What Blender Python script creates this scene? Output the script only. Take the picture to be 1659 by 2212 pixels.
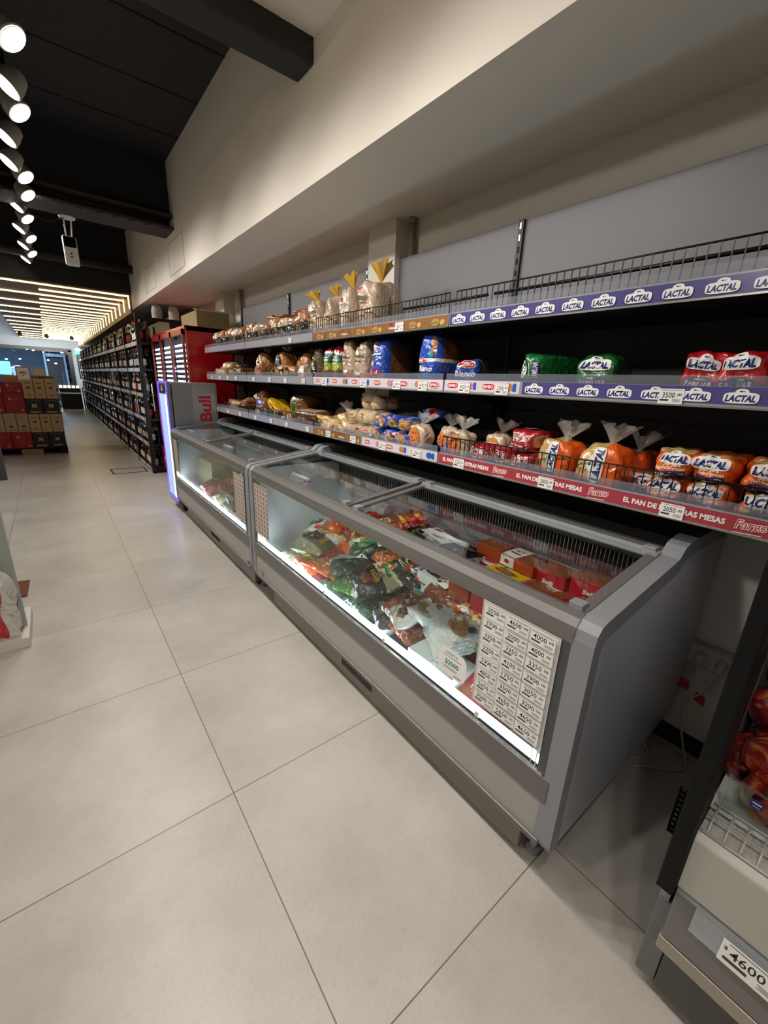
import bpy, math, random
from math import sin, cos, pi, radians
from mathutils import Matrix, Vector
random.seed(7)
for o in list(bpy.data.objects): bpy.data.objects.remove(o, do_unlink=True)
S = bpy.context.scene
COL = S.collection
# ------------------------------------------------------------------ camera, world, exposure
def _rz(t): return Matrix.Rotation(t, 3, 'Z')
def _rx(t): return Matrix.Rotation(t, 3, 'X')
cam = bpy.data.objects.new('camera', bpy.data.cameras.new('camera')); COL.objects.link(cam)
cam.matrix_world = Matrix.Translation((0, 0, 1.47)) @ (_rz(-0.67467899) @ _rx(1.27246133) @ _rz(0.04452049)).to_4x4()
cam.data.sensor_fit = 'HORIZONTAL'; cam.data.sensor_width = 36; cam.data.lens = 36 * 888.469 / 1659
cam.data.clip_start = 0.02; cam.data.clip_end = 100
S.camera = cam
w = bpy.data.worlds.new('world'); S.world = w; w.use_nodes = True
w.node_tree.nodes['Background'].inputs[0].default_value = (0.55, 0.65, 0.8, 1)
w.node_tree.nodes['Background'].inputs[1].default_value = 0.05
S.view_settings.view_transform = 'Standard'; S.view_settings.look = 'None'
S.view_settings.exposure = 0.22; S.view_settings.gamma = 1.0; S.view_settings.use_curve_mapping = False
SPOT_W = 40.0        # watts of one track spotlight
LED_WOOD = 5.0       # strip emission in the timber ceiling
LED_FRZ = 16.0        # strip emission inside the freezers

# ------------------------------------------------------------------ materials
def lin(h):
    if isinstance(h, tuple): return h
    h = h.lstrip('#'); c = [int(h[i:i+2], 16) / 255 for i in (0, 2, 4)]
    return tuple(x / 12.92 if x <= .04045 else ((x + .055) / 1.055) ** 2.4 for x in c)
MATS = {}
def mat(name, col='#808080', rough=.5, metal=0, emit=0, coat=0, noise=0, nscale=8, bump=0, bscale=60, alpha=None, spec=.5, col2=None, ridged=False):
    if name in MATS: return MATS[name]
    m = bpy.data.materials.new(name); m.use_nodes = True; nt = m.node_tree; b = nt.nodes['Principled BSDF']
    c = lin(col)
    b.inputs['Base Color'].default_value = (*c, 1); b.inputs['Roughness'].default_value = rough
    b.inputs['Metallic'].default_value = metal; b.inputs['Coat Weight'].default_value = coat
    b.inputs['Coat Roughness'].default_value = .12; b.inputs['Specular IOR Level'].default_value = spec
    if emit:
        b.inputs['Emission Color'].default_value = (*c, 1); b.inputs['Emission Strength'].default_value = emit
    if alpha is not None: b.inputs['Alpha'].default_value = alpha
    if noise or bump:
        tc = nt.nodes.new('ShaderNodeTexCoord')
    if noise:
        n = nt.nodes.new('ShaderNodeTexNoise'); n.inputs['Scale'].default_value = nscale; n.inputs['Detail'].default_value = 4
        mx = nt.nodes.new('ShaderNodeMix'); mx.data_type = 'RGBA'
        c2 = lin(col2) if col2 else tuple(x * (1 - noise) for x in c)
        mx.inputs[6].default_value = (*c, 1); mx.inputs[7].default_value = (*c2, 1)
        nt.links.new(tc.outputs['Object'], n.inputs['Vector']); nt.links.new(n.outputs['Fac'], mx.inputs[0])
        nt.links.new(mx.outputs[2], b.inputs['Base Color'])
    if bump:
        n = nt.nodes.new('ShaderNodeTexNoise'); n.inputs['Scale'].default_value = bscale; n.inputs['Detail'].default_value = 3
        n.inputs['Distortion'].default_value = .8
        if ridged: n.noise_type = 'RIDGED_MULTIFRACTAL'; n.inputs['Detail'].default_value = 1.5
        bp = nt.nodes.new('ShaderNodeBump'); bp.inputs['Strength'].default_value = bump; bp.inputs['Distance'].default_value = .02
        nt.links.new(tc.outputs['Object'], n.inputs['Vector']); nt.links.new(n.outputs['Fac'], bp.inputs['Height'])
        nt.links.new(bp.outputs['Normal'], b.inputs['Normal']); nt.links.new(bp.outputs['Normal'], b.inputs['Coat Normal'])
    MATS[name] = m; return m
def glass(name, tint='#e8f4f2', refl=.06, rough=.0, gz=.85):
    if name in MATS: return MATS[name]
    m = bpy.data.materials.new(name); m.use_nodes = True; nt = m.node_tree; nt.nodes.clear()
    out = nt.nodes.new('ShaderNodeOutputMaterial'); t = nt.nodes.new('ShaderNodeBsdfTransparent'); g = nt.nodes.new('ShaderNodeBsdfGlossy')
    lw = nt.nodes.new('ShaderNodeLayerWeight'); lw.inputs[0].default_value = .5; pw = nt.nodes.new('ShaderNodeMath'); pw.operation = 'POWER'; pw.inputs[1].default_value = 4; mx = nt.nodes.new('ShaderNodeMixShader')
    t.inputs[0].default_value = (*lin(tint), 1); g.inputs['Roughness'].default_value = rough
    mt = nt.nodes.new('ShaderNodeMath'); mt.operation = 'MULTIPLY_ADD'; mt.inputs[1].default_value = gz; mt.inputs[2].default_value = refl
    mt.use_clamp = True
    nt.links.new(lw.outputs['Facing'], pw.inputs[0]); nt.links.new(pw.outputs[0], mt.inputs[0]); nt.links.new(mt.outputs[0], mx.inputs[0]); nt.links.new(t.outputs[0], mx.inputs[1])
    nt.links.new(g.outputs[0], mx.inputs[2]); nt.links.new(mx.outputs[0], out.inputs[0])
    MATS[name] = m; return m
def film(name, col, wgt=.35):           # thin translucent plastic film
    if name in MATS: return MATS[name]
    m = bpy.data.materials.new(name); m.use_nodes = True; nt = m.node_tree
    b = nt.nodes['Principled BSDF']; out = nt.nodes['Material Output']
    b.inputs['Base Color'].default_value = (*lin(col), 1); b.inputs['Roughness'].default_value = .15; b.inputs['Coat Weight'].default_value = 1
    t = nt.nodes.new('ShaderNodeBsdfTransparent'); mx = nt.nodes.new('ShaderNodeMixShader'); mx.inputs[0].default_value = wgt
    nt.links.new(t.outputs[0], mx.inputs[1]); nt.links.new(b.outputs[0], mx.inputs[2]); nt.links.new(mx.outputs[0], out.inputs[0])
    MATS[name] = m; return m
def P(name, col, **k):                  # glossy printed plastic film
    return mat(name, col, rough=k.pop('rough', .3), coat=k.pop('coat', .9), bump=k.pop('bump', .35)*1.5, bscale=k.pop('bscale', 16)*1.6, ridged=True, **k)
WHITE = mat('white_print', '#ece9e4', rough=.4); BLACK = mat('black_print', '#0d0d10', rough=.4); NAVY = mat('navy_print', '#14246e', rough=.35)
RED = mat('red_print', '#c01a22', rough=.35); GREY = mat('grey_print', '#77777a', rough=.5); DGREY = mat('dark_grey_print', '#3a3a3d', rough=.5)
YEL = mat('yellow_print', '#f0c21a', rough=.35); GRN = mat('green_print', '#1e7a3c', rough=.35); ORG = mat('orange_print', '#ee6a1c', rough=.35)
CREAM = mat('cream_print', '#f0e6c4', rough=.4); BROWNP = mat('brown_print', '#4a2a1c', rough=.4); TEAL = mat('teal_print', '#1d8f8a', rough=.4)
MEAT = mat('meat_print', '#6e2f1c', rough=.35, noise=1, nscale=60, col2='#a5623c'); BRD = mat('bread_print', '#c88f4c', rough=.4, noise=1, nscale=50, col2='#a26a32')
LGRN = mat('leaf_print', '#6f9a3a', rough=.4, noise=1, nscale=60, col2='#2f5a22'); PINK = mat('pink_print', '#c98088', rough=.4)
PURP = mat('violet_print', '#4a3c8c', rough=.4); GOLDP = mat('gold_print', '#c79a4a', rough=.35); BLUEP = mat('blue_print', '#2a55b4', rough=.35)

# ------------------------------------------------------------------ mesh building
TXT = {}
def text_mesh(s, bold=0):
    k = (s, bold)
    if k in TXT: return TXT[k]
    c = bpy.data.curves.new('t', 'FONT'); c.body = s; c.size = 1; c.resolution_u = 2; c.offset = bold; c.align_x = 'CENTER'; c.align_y = 'CENTER'
    o = bpy.data.objects.new('t', c); COL.objects.link(o)
    bpy.context.view_layer.update()
    me = bpy.data.meshes.new_from_object(o.evaluated_get(bpy.context.evaluated_depsgraph_get()))
    vs = [(v.co.x, v.co.y) for v in me.vertices]; fs = [tuple(p.vertices) for p in me.polygons]
    bpy.data.objects.remove(o); bpy.data.meshes.remove(me); bpy.data.curves.remove(c)
    if vs:
        x0 = min(v[0] for v in vs); x1 = max(v[0] for v in vs); y0 = min(v[1] for v in vs); y1 = max(v[1] for v in vs)
        vs = [((x - (x0 + x1) / 2), (y - (y0 + y1) / 2)) for x, y in vs]; dims = (x1 - x0, y1 - y0)
    else: dims = (1, 1)
    TXT[k] = (vs, fs, dims); return TXT[k]
class Art:
    def __init__(s): s.p = []; s.l = 0
    def _a(s, vs, fs, m, rot=0, c=(0, 0)):
        if rot:
            r = radians(rot); vs = [(c[0] + (x - c[0]) * cos(r) - (y - c[1]) * sin(r), c[1] + (x - c[0]) * sin(r) + (y - c[1]) * cos(r)) for x, y in vs]
        s.p.append((vs, fs, m, s.l)); s.l += 1; return s
    def rect(s, cx, cy, w, h, m, nx=1, ny=1, rot=0):
        vs = [(cx - w/2 + w*i/nx, cy - h/2 + h*j/ny) for j in range(ny+1) for i in range(nx+1)]
        fs = [(j*(nx+1)+i, j*(nx+1)+i+1, (j+1)*(nx+1)+i+1, (j+1)*(nx+1)+i) for j in range(ny) for i in range(nx)]
        return s._a(vs, fs, m, rot, (cx, cy))
    def disc(s, cx, cy, rx, ry, m, p=2, rings=2, n=20, rot=0):
        vs = [(cx, cy)]; fs = []
        for k in range(1, rings+1):
            for i in range(n):
                a = 2*pi*i/n; ca, sa = cos(a), sin(a); r = (abs(ca)**p + abs(sa)**p) ** (-1/p) * k / rings
                vs.append((cx + rx*r*ca, cy + ry*r*sa))
        for i in range(n): fs.append((0, 1+i, 1+(i+1) % n))
        for k in range(1, rings):
            a, b = 1+(k-1)*n, 1+k*n
            for i in range(n): fs.append((a+i, b+i, b+(i+1) % n, a+(i+1) % n))
        return s._a(vs, fs, m, rot, (cx, cy))
    def text(s, t, cx, cy, w, m, h=None, rot=0, bold=.02, shear=0):
        vs, fs, d = text_mesh(t, bold); k = w / d[0]; kh = (h / d[1]) if h else k
        return s._a([(cx + x*k + y*kh*shear, cy + y*kh) for x, y in vs], fs, m, rot, (cx, cy))
    def micro(s, cx, cy, w, n, m=None, lh=.004, rot=0):     # unreadably small print
        for i in range(n): s.rect(cx, cy - i*lh*2, w*(1 - .2*(i % 2)), lh, m or DGREY, rot=rot); s.l -= 1
        s.l += 1; return s
def lactal(a, cx, cy, w, m=None):       # white plaque with a raised crest and the navy name
    a.disc(cx, cy + w*.17, w*.2, w*.14, WHITE, p=2.4, rings=1)
    a.disc(cx, cy, w*.5, w*.185, WHITE, p=4.5, rings=2, n=28)
    a.rect(cx - w*.04, cy + w*.225, w*.07, w*.04, NAVY); a.l -= 1; a.rect(cx + w*.04, cy + w*.22, w*.08, w*.02, NAVY)
    a.text('LACTAL', cx, cy - w*.015, w*.86, NAVY, h=w*.235, bold=.05, shear=.15)
def fargo(a, cx, cy, w):
    a.text('Fargo', cx, cy, w, WHITE, h=w*.5, bold=.06, shear=.2, rot=4); a.text('Fargo', cx, cy, w*.97, RED, h=w*.46, bold=.0, shear=.2, rot=4)
    a.rect(cx - w*.1, cy - w*.3, w*.9, w*.03, WHITE, rot=3)
def bimbo(a, cx, cy, w):
    a.disc(cx, cy, w*.56, w*.24, WHITE, p=4, rings=1); a.disc(cx, cy, w*.52, w*.2, RED, p=4, rings=1); a.text('BIMBO', cx, cy, w*.86, WHITE, h=w*.22, bold=.03)
def pricetag(a, cx, cy, w, h, val):
    a.rect(cx, cy, w, h, WHITE); i, c = val
    a.text(i, cx - w*.1, cy + h*.08, w*.52, BLACK, h=h*.36, bold=.01); a.text('.' + c, cx + w*.32, cy + h*.12, w*.2, BLACK, h=h*.2)
    a.micro(cx, cy + h*.4, w*.8, 1, DGREY, h*.03); a.rect(cx - w*.25, cy - h*.25, w*.36, h*.13, DGREY); a.l -= 1; a.micro(cx + w*.25, cy - h*.2, w*.34, 3, GREY, h*.035)
class MB:
    def __init__(s): s.v = []; s.f = []; s.m = []; s.sm = []; s.mats = []; s.M = None
    def mi(s, m):
        if m not in s.mats: s.mats.append(m)
        return s.mats.index(m)
    def add(s, vs, fs, m, smooth=False):
        b = len(s.v)
        if s.M is not None: vs = [tuple(s.M @ Vector(v)) for v in vs]
        s.v += vs; i = s.mi(m) if not isinstance(m, list) else None
        for k, f in enumerate(fs):
            s.f.append(tuple(b + q for q in f)); s.m.append(i if i is not None else s.mi(m[k])); s.sm.append(smooth)
        return s
    def box(s, x0, y0, z0, x1, y1, z1, m):
        vs = [(x, y, z) for z in (z0, z1) for y in (y0, y1) for x in (x0, x1)]
        return s.add(vs, [(0, 2, 3, 1), (4, 5, 7, 6), (0, 1, 5, 4), (2, 6, 7, 3), (0, 4, 6, 2), (1, 3, 7, 5)], m)
    def prism(s, poly, ax, a, b, m, smooth=False):   # poly: 2-D points in the other two axes (in xyz order)
        def q(p, t): return {'x': (t, p[0], p[1]), 'y': (p[0], t, p[1]), 'z': (p[0], p[1], t)}[ax]
        n = len(poly); vs = [q(p, a) for p in poly] + [q(p, b) for p in poly]
        s.add(vs, [(i, (i+1) % n, n+(i+1) % n, n+i) for i in range(n)], m, smooth)
        return s.add(vs, [tuple(range(n-1, -1, -1)), tuple(range(n, 2*n))], m)
    def path(s, pts, r, m, n=8, smooth=True, closed=False):
        pts = [Vector(p) for p in pts]; vs = []; k = len(pts)
        up = Vector((.123, .21, 1)).normalized()
        for i, p in enumerate(pts):
            d = (pts[min(i+1, k-1)] - pts[max(i-1, 0)]).normalized()
            if abs(d.dot(up)) > .97: uu = Vector((1, .1, 0))
            else: uu = up
            a = d.cross(uu).normalized(); b = a.cross(d)
            for j in range(n):
                t = 2*pi*(j+.5)/n; vs.append(tuple(p + (a*cos(t) + b*sin(t))*r))
        fs = [(i*n+j, i*n+(j+1) % n, (i+1)*n+(j+1) % n, (i+1)*n+j) for i in range(k-1) for j in range(n)]
        fs += [tuple(range(n-1, -1, -1)), tuple((k-1)*n+j for j in range(n))]
        return s.add(vs, fs, m, smooth)
    def lathe(s, prof, c, m, n=16, ax=None, smooth=True, cap=True):     # prof (r, z)
        M = Matrix.Translation(c) @ (Vector((0, 0, 1)).rotation_difference(Vector(ax).normalized()).to_matrix().to_4x4() if ax else Matrix())
        vs = [tuple(M @ Vector((r*cos(2*pi*j/n), r*sin(2*pi*j/n), z))) for r, z in prof for j in range(n)]; k = len(prof)
        ms = m if isinstance(m, list) else [m]*(k-1)
        for i in range(k-1):
            s.add(vs[i*n:(i+2)*n], [(j, (j+1) % n, n+(j+1) % n, n+j) for j in range(n)], ms[i], smooth)
        if cap:
            s.add(vs[:n], [tuple(range(n-1, -1, -1))], ms[0]); s.add(vs[-n:], [tuple(range(n))], ms[-1])
        return s
    def art(s, a, fn, eps=.0006, e0=.0008):
        for vs, fs, m, l in a.p: s.add([tuple(fn(x, y, e0 + eps*l)) for x, y in vs], fs, m)
        return s
    def build(s, name, parent=None, bevel=0, loc=None, rot=None, weld=False):
        me = bpy.data.meshes.new(name); me.from_pydata(s.v, [], s.f)
        for m in s.mats: me.materials.append(m)
        me.polygons.foreach_set('material_index', s.m); me.polygons.foreach_set('use_smooth', s.sm); me.update()
        o = bpy.data.objects.new(name, me); COL.objects.link(o)
        if parent: o.parent = parent
        if loc: o.location = loc
        if rot: o.rotation_euler = rot
        if bevel:
            b = o.modifiers.new('bevel', 'BEVEL'); b.width = bevel; b.segments = 2; b.limit_method = 'ANGLE'; b.angle_limit = radians(40)
        return o
def tag(o, label=None, cat=None, group=None, kind=None):
    if label: o['label'] = label
    if cat: o['category'] = cat
    if group: o['group'] = group
    if kind: o['kind'] = kind
    return o
def empty(name, loc, label, cat, group=None, rz=0):
    o = bpy.data.objects.new(name, None); COL.objects.link(o); o.location = loc; o.rotation_euler = (0, 0, rz); o.empty_display_size = .05
    return tag(o, label, cat, group)
def copy_tree(o, parent=None):
    c = o.copy(); COL.objects.link(c); c.parent = parent
    for ch in list(o.children): copy_tree(ch, c)
    return c
def struct(mb, name, **k): return tag(mb.build(name, **k), kind='structure')
ORD = ['first', 'second', 'third', 'fourth', 'fifth', 'sixth', 'seventh', 'eighth', 'ninth', 'tenth', 'eleventh', 'twelfth', 'thirteenth', 'fourteenth', 'fifteenth', 'sixteenth', 'seventeenth', 'eighteenth', 'nineteenth', 'twentieth']
PLANE_XN = lambda x: (lambda u, v, e: (x - e, -u, v))      # art on a plane facing -x: u runs right (towards -y), v up; world y = -u

# ------------------------------------------------------------------ the room
paint = mat('warm_white_paint', '#e4dccf', rough=.75, noise=.05, nscale=3)
paint_g = mat('grey_white_paint', '#e2dcd2', rough=.8, noise=.04, nscale=2)
blackc = mat('black_ceiling_paint', '#262423', rough=.8, noise=.35, nscale=6, bump=.1, bscale=15)
beamc = mat('dark_beam_paint', '#2c2c2b', rough=.75, noise=.45, nscale=9, bump=.5, bscale=12)
steelc = mat('rusty_dark_steel', '#3b3431', rough=.7, noise=.6, nscale=40, bump=.5, bscale=50)
def tile_floor():
    m = bpy.data.materials.new('floor_tiles'); m.use_nodes = True; nt = m.node_tree; b = nt.nodes['Principled BSDF']; N = nt.nodes.new; L = nt.links.new
    tc = N('ShaderNodeTexCoord'); sp = N('ShaderNodeSeparateXYZ'); L(tc.outputs['Object'], sp.inputs[0])
    def line(out, off, per, wd):
        a = N('ShaderNodeMath'); a.operation = 'SUBTRACT'; a.inputs[1].default_value = off; L(out, a.inputs[0])
        d = N('ShaderNodeMath'); d.operation = 'DIVIDE'; d.inputs[1].default_value = per; L(a.outputs[0], d.inputs[0])
        r = N('ShaderNodeMath'); r.operation = 'ROUND'; L(d.outputs[0], r.inputs[0])
        s_ = N('ShaderNodeMath'); s_.operation = 'SUBTRACT'; L(d.outputs[0], s_.inputs[0]); L(r.outputs[0], s_.inputs[1])
        q = N('ShaderNodeMath'); q.operation = 'ABSOLUTE'; L(s_.outputs[0], q.inputs[0])
        c = N('ShaderNodeMath'); c.operation = 'LESS_THAN'; c.inputs[1].default_value = wd / per / 2; L(q.outputs[0], c.inputs[0])
        fl = N('ShaderNodeMath'); fl.operation = 'FLOOR'; L(d.outputs[0], fl.inputs[0])
        return c, fl
    cx, fx = line(sp.outputs[0], .317, .80, .0035); cy, fy = line(sp.outputs[1], .412, .803, .0035)
    mxl = N('ShaderNodeMath'); mxl.operation = 'MAXIMUM'; L(cx.outputs[0], mxl.inputs[0]); L(cy.outputs[0], mxl.inputs[1])
    cb = N('ShaderNodeCombineXYZ'); L(fx.outputs[0], cb.inputs[0]); L(fy.outputs[0], cb.inputs[1])
    wn = N('ShaderNodeTexWhiteNoise'); L(cb.outputs[0], wn.inputs['Vector'])
    n1 = N('ShaderNodeTexNoise'); n1.inputs['Scale'].default_value = 2.2; n1.inputs['Detail'].default_value = 8; n1.inputs['Roughness'].default_value = .65; L(tc.outputs['Object'], n1.inputs['Vector'])
    n2 = N('ShaderNodeTexNoise'); n2.inputs['Scale'].default_value = 90; n2.inputs['Detail'].default_value = 5; L(tc.outputs['Object'], n2.inputs['Vector'])
    r1 = N('ShaderNodeValToRGB'); r1.color_ramp.elements[0].position = .3; r1.color_ramp.elements[1].position = .72
    r1.color_ramp.elements[0].color = (*lin('#aaa59c'), 1); r1.color_ramp.elements[1].color = (*lin('#c3beb5'), 1); L(n1.outputs['Fac'], r1.inputs[0])
    r2 = N('ShaderNodeValToRGB'); r2.color_ramp.elements[0].position = .34; r2.color_ramp.elements[1].position = .5
    r2.color_ramp.elements[0].color = (.93, .92, .9, 1); r2.color_ramp.elements[1].color = (1, 1, 1, 1); L(n2.outputs['Fac'], r2.inputs[0])
    mu = N('ShaderNodeMix'); mu.data_type = 'RGBA'; mu.blend_type = 'MULTIPLY'; mu.inputs[0].default_value = .8; L(r1.outputs[0], mu.inputs[6]); L(r2.outputs[0], mu.inputs[7])
    mr = N('ShaderNodeMapRange'); mr.inputs[3].default_value = .93; mr.inputs[4].default_value = 1.03; L(wn.outputs['Value'], mr.inputs[0])
    m3 = N('ShaderNodeMix'); m3.data_type = 'RGBA'; m3.blend_type = 'MULTIPLY'; m3.inputs[0].default_value = 1; L(mu.outputs[2], m3.inputs[6]); L(mr.outputs[0], m3.inputs[7])
    m4 = N('ShaderNodeMix'); m4.data_type = 'RGBA'; m4.inputs[7].default_value = (*lin('#6f6355'), 1); L(mxl.outputs[0], m4.inputs[0]); L(m3.outputs[2], m4.inputs[6])
    L(m4.outputs[2], b.inputs['Base Color'])
    rr = N('ShaderNodeMapRange'); rr.inputs[3].default_value = .27; rr.inputs[4].default_value = .42; L(n1.outputs['Fac'], rr.inputs[0]); L(rr.outputs[0], b.inputs['Roughness'])
    return m
struct(MB().box(-6, -5, -.1, 1.97, 22.5, 0, tile_floor()), 'floor')
struct(MB().box(1.97, -5, 0, 2.1, 22.5, 3.6, paint_g), 'wall_right')
struct(MB().box(-6.1, -5, 0, -6, 22.5, 3.6, paint_g), 'wall_left')
struct(MB().box(-6, -5.1, 0, 2, -5, 3.6, paint_g), 'wall_back')
struct(MB().box(-6, -5, 3.06, 1.26, 2.28, 3.2, paint), 'ceiling')
struct(MB().box(-6, 2.28, 3.53, 1.26, 22.5, 3.65, blackc), 'ceiling')
# white bulkhead over the shelving: face x=1.26, underside z=2.47
mb = MB().box(1.26, -5, 2.47, 1.97, 22.5, 3.6, paint); struct(mb, 'wall_bulkhead')
mb = MB()
for (y0, y1, z0, z1) in ((4.95, 5.6, 2.53, 2.84), (6.4, 7.05, 2.54, 2.84)):
    for a, b, c, d in ((y0, y1, z0, z0+.006), (y0, y1, z1-.006, z1), (y0, y0+.008, z0, z1), (y1-.008, y1, z0, z1)): mb.box(1.2585, a, c, 1.2605, b, d, mat('hatch_seam', '#8e8274', rough=.8))
struct(mb, 'trim_1')
# beams
mb = MB().box(-6, 2.28, 2.955, 1.262, 2.455, 3.07, beamc).box(-6, 2.275, 3.07, 1.26, 2.455, 3.6, beamc); struct(mb, 'trim_2', bevel=.012)
mb = MB().box(-6, 5.36, 3.04, 1.26, 5.62, 3.55, blackc); struct(mb, 'trim_3')
mb = MB()
for z0, z1, y0, y1 in ((2.91, 2.93, 5.24, 5.62), (3.02, 3.04, 5.24, 5.62), (2.93, 3.02, 5.4, 5.43)): mb.box(-6, y0, z0, 1.3, y1, z1, steelc)
for i in range(52): mb.box(-6 + i*.14, 5.25, 2.9, -5.95 + i*.14, 5.3, 2.935, steelc)
struct(mb, 'trim_4')
mb = MB().path([(-6, 7.95, 2.98), (1.3, 7.95, 2.98)], .062, mat('black_pipe', '#232122', rough=.6), n=16); tag(mb.build('ceiling_pipe'), 'thick black round pipe crossing below the black ceiling', 'pipe')
struct(MB().box(-6, 8.2, 3.0, 1.26, 8.3, 3.55, blackc).box(-6, 8.3, 2.7, 1.26, 8.36, 3.55, blackc), 'trim_5')
# black ceiling board joints
mb = MB()
for y in (2.9, 3.5, 4.15, 4.8): mb.box(-6, y, 3.526, 1.26, y+.012, 3.531, mat('board_gap', '#050505', rough=.9))
struct(mb, 'trim_6')
# column and wall pipes above the shelving
mb = MB().box(1.86, 2.33, 0, 1.97, 2.62, 2.47, paint_g); struct(mb, 'wall_column')
mb = MB().box(1.84, 5.62, 0, 1.97, 5.95, 2.47, paint_g); struct(mb, 'wall_column_2')
zinc = mat('painted_pipe', '#8f8a80', rough=.5)
for y, lb in ((2.26, 'painted wall pipe beside the white column near the four tall bread bags'), (5.28, 'painted wall pipe rising at the far end of the grey shelf panels')):
    mb = MB().path([(1.935, y, 1.9), (1.935, y, 2.468)], .02, zinc, n=12).path([(1.935, y, 2.44), (1.935, y, 2.47)], .025, zinc, n=12)
    tag(mb.build('wall_pipe'), lb, 'pipe')
# right side skirting and floor hatch
struct(MB().box(1.955, -5, 0, 1.97, .9, .075, mat('dark_skirting', '#1b1714', rough=.6)), 'baseboard_right')
mb = MB(); hk = mat('hatch_frame', '#3a3632', rough=.5, metal=.6)
for a in ((.57, 7.36, 1.05, 7.385), (.57, 7.76, 1.05, 7.775), (.57, 7.36, .595, 7.775), (1.03, 7.36, 1.05, 7.775)): mb.box(a[0], a[1], 0, a[2], a[3], .004, hk)
struct(mb, 'trim_7')
# ------------------------------------------------------------------ timber ceiling with light strips
wood = mat('timber_lining', '#a5835a', rough=.55, noise=.25, nscale=5)
led = mat('warm_strip', '#ffdf9c', emit=LED_WOOD)
wc = empty('wood_ceiling', (0, 8.4, 2.6), 'timber ceiling with rows of glowing yellow light strips at the far end', 'ceiling')
mb = MB().box(-.62, 8.36, 2.68, 1.26, 24-1.6, 2.73, wood).box(1.235, 8.36, 2.42, 1.262, 22.4, 2.72, wood); mb.build('timber_panel', wc, loc=(0, -8.4, -2.6))
for k in range(25):
    y = 8.42 + k*.565; mb = MB()
    x0 = -.6 if k % 2 == 0 else .1
    mb.box(x0, y, 2.662, 1.235, y+.017, 2.682, led).box(1.222, y, 2.49, 1.236, y+.017, 2.682, led)
    mb.box(x0, y+.017, 2.668, 1.235, y+.03, 2.682, wood).box(1.228, y+.017, 2.48, 1.236, y+.03, 2.682, wood)
    mb.build('light_strip', wc, loc=(0, -8.4, -2.6))
struct(MB().box(1.9, 7.3, 1.9, 1.969, 22.4, 2.469, wood), 'trim_8')
# ------------------------------------------------------------------ track lights
track = MB().box(.03, -4.5, 3.0, .07, 10, 3.035, mat('track_black', '#101010', rough=.4))
for y in (-3, 0, 2.6, 5, 7.6, 9.8): track.box(.045, y, 3.03, .055, y+.012, 3.53 if y > 2.3 else 3.06, MATS['track_black'])
tag(track.build('ceiling_track'), 'long black lighting track hung below the black ceiling', 'track')
lampw = mat('lamp_housing', '#8f8a82', rough=.35); lampe = mat('lamp_lens', '#fff0d8', emit=22); lampk = mat('lamp_black', '#111111', rough=.4); lring = mat('lamp_ring', '#f3ead8', rough=.3, emit=.6)
def spot_lamp(x, y, z, d, label, lit=True, pw=SPOT_W, group=None, r=.062, cone=105, soft=.05):
    e = empty('track_spotlight', (x, y, z), label, 'lamp', group)
    d = Vector(d).normalized(); m = lampw if lit else lampk
    M = Vector((0, 0, -1)).rotation_difference(d).to_matrix().to_4x4()
    mb = MB(); mb.M = M; mb.lathe([(r*.5, .10), (r*.8, .085), (r, .04), (r*1.08, .0), (r*1.0, -.004)], (0, 0, 0), m, n=20); mb.build('lamp_body', e)
    if lit:
        mb = MB(); mb.M = M; mb.lathe([(r*.98, -.006), (r*.9, -.009)], (0, 0, 0), lring, n=20, cap=False); mb.lathe([(r*.9, -.008), (.001, -.0082)], (0, 0, 0), lampe, n=20, cap=False); mb.build('lens', e)
    b = M @ Vector((0, 0, .1)); tx = .05 if x > -.5 else -1.8
    MB().path([tuple(M @ Vector((0, 0, .07))), (tx - x if y < 18 else 0, 0, 3.0 - z if (y < 18 or x < -1.7) else .06)], .012, lampk, n=8).build('bracket', e)
    if lit:
        l = bpy.data.lights.new('spot', 'SPOT'); l.energy = pw; l.spot_size = radians(cone); l.spot_blend = .8; l.shadow_soft_size = soft; l.color = (1, .95, .895)
        o = bpy.data.objects.new('spot', l); COL.objects.link(o); o.parent = e; o.location = d*.03; o.rotation_euler = d.to_track_quat('-Z', 'Y').to_euler()
    return e
A = (.55, -.3, -.78); B = (-.62, -.1, -.78); k = 0
ring = [(.102, 2.976, 0), (.103, 3.696, 0), (.099, 4.779, 0), (.102, 5.22, 0), (.08, 5.979, 0), (.091, 6.8, 0), (.085, 7.62, 0), (.1, 8.5, 0), (.062, 3.43, 1), (.02, 4.11, 1), (.012, 4.55, 1), (.01, 5.62, 1), (.0, 6.43, 1), (.01, 7.21, 1), (.01, 8.05, 1), (.04, 8.87, 1)]
for x, y, t in ring:
    n = sum(1 for q in ring if q[2] == t and q[1] < y)
    spot_lamp(x, y, 2.9, B if t else A, ('lit spotlight turned left, ' if t else 'lit spotlight facing the shelves, ') + ORD[n] + ' nearest on the ceiling track')
spot_lamp(.16, 9.5, 2.88, (.5, -.8, -.4), 'unlit black spotlight at the far end of the track', lit=False)
for i, (y, d) in enumerate(((2.2, A), (1.5, A), (.8, (.3, .5, -.8)), (.1, (-.35, .2, -.9)), (-.7, (-.5, .3, -.8)), (1.1, B), (-.3, (-.1, .5, -.85)), (-1.6, (-.3, .3, -.9)), (-2.8, (-.2, .2, -.9)))):
    spot_lamp(.07, y, 2.9, d, 'lit spotlight on the part of the track over the near aisle', group='near aisle spotlights')
tb = MB().box(-1.82, -4, 3.0, -1.78, 20, 3.035, MATS['track_black']); tag(tb.build('ceiling_track'), 'second lighting track over the left aisle', 'track')
for i in range(11): spot_lamp(-1.8, -2.5 + i*1.75, 2.9, (.86, -.1, -.52), 'lit spotlight on the left aisle track', group='left aisle spotlights', pw=SPOT_W*1.6, cone=62, soft=.1)
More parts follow.
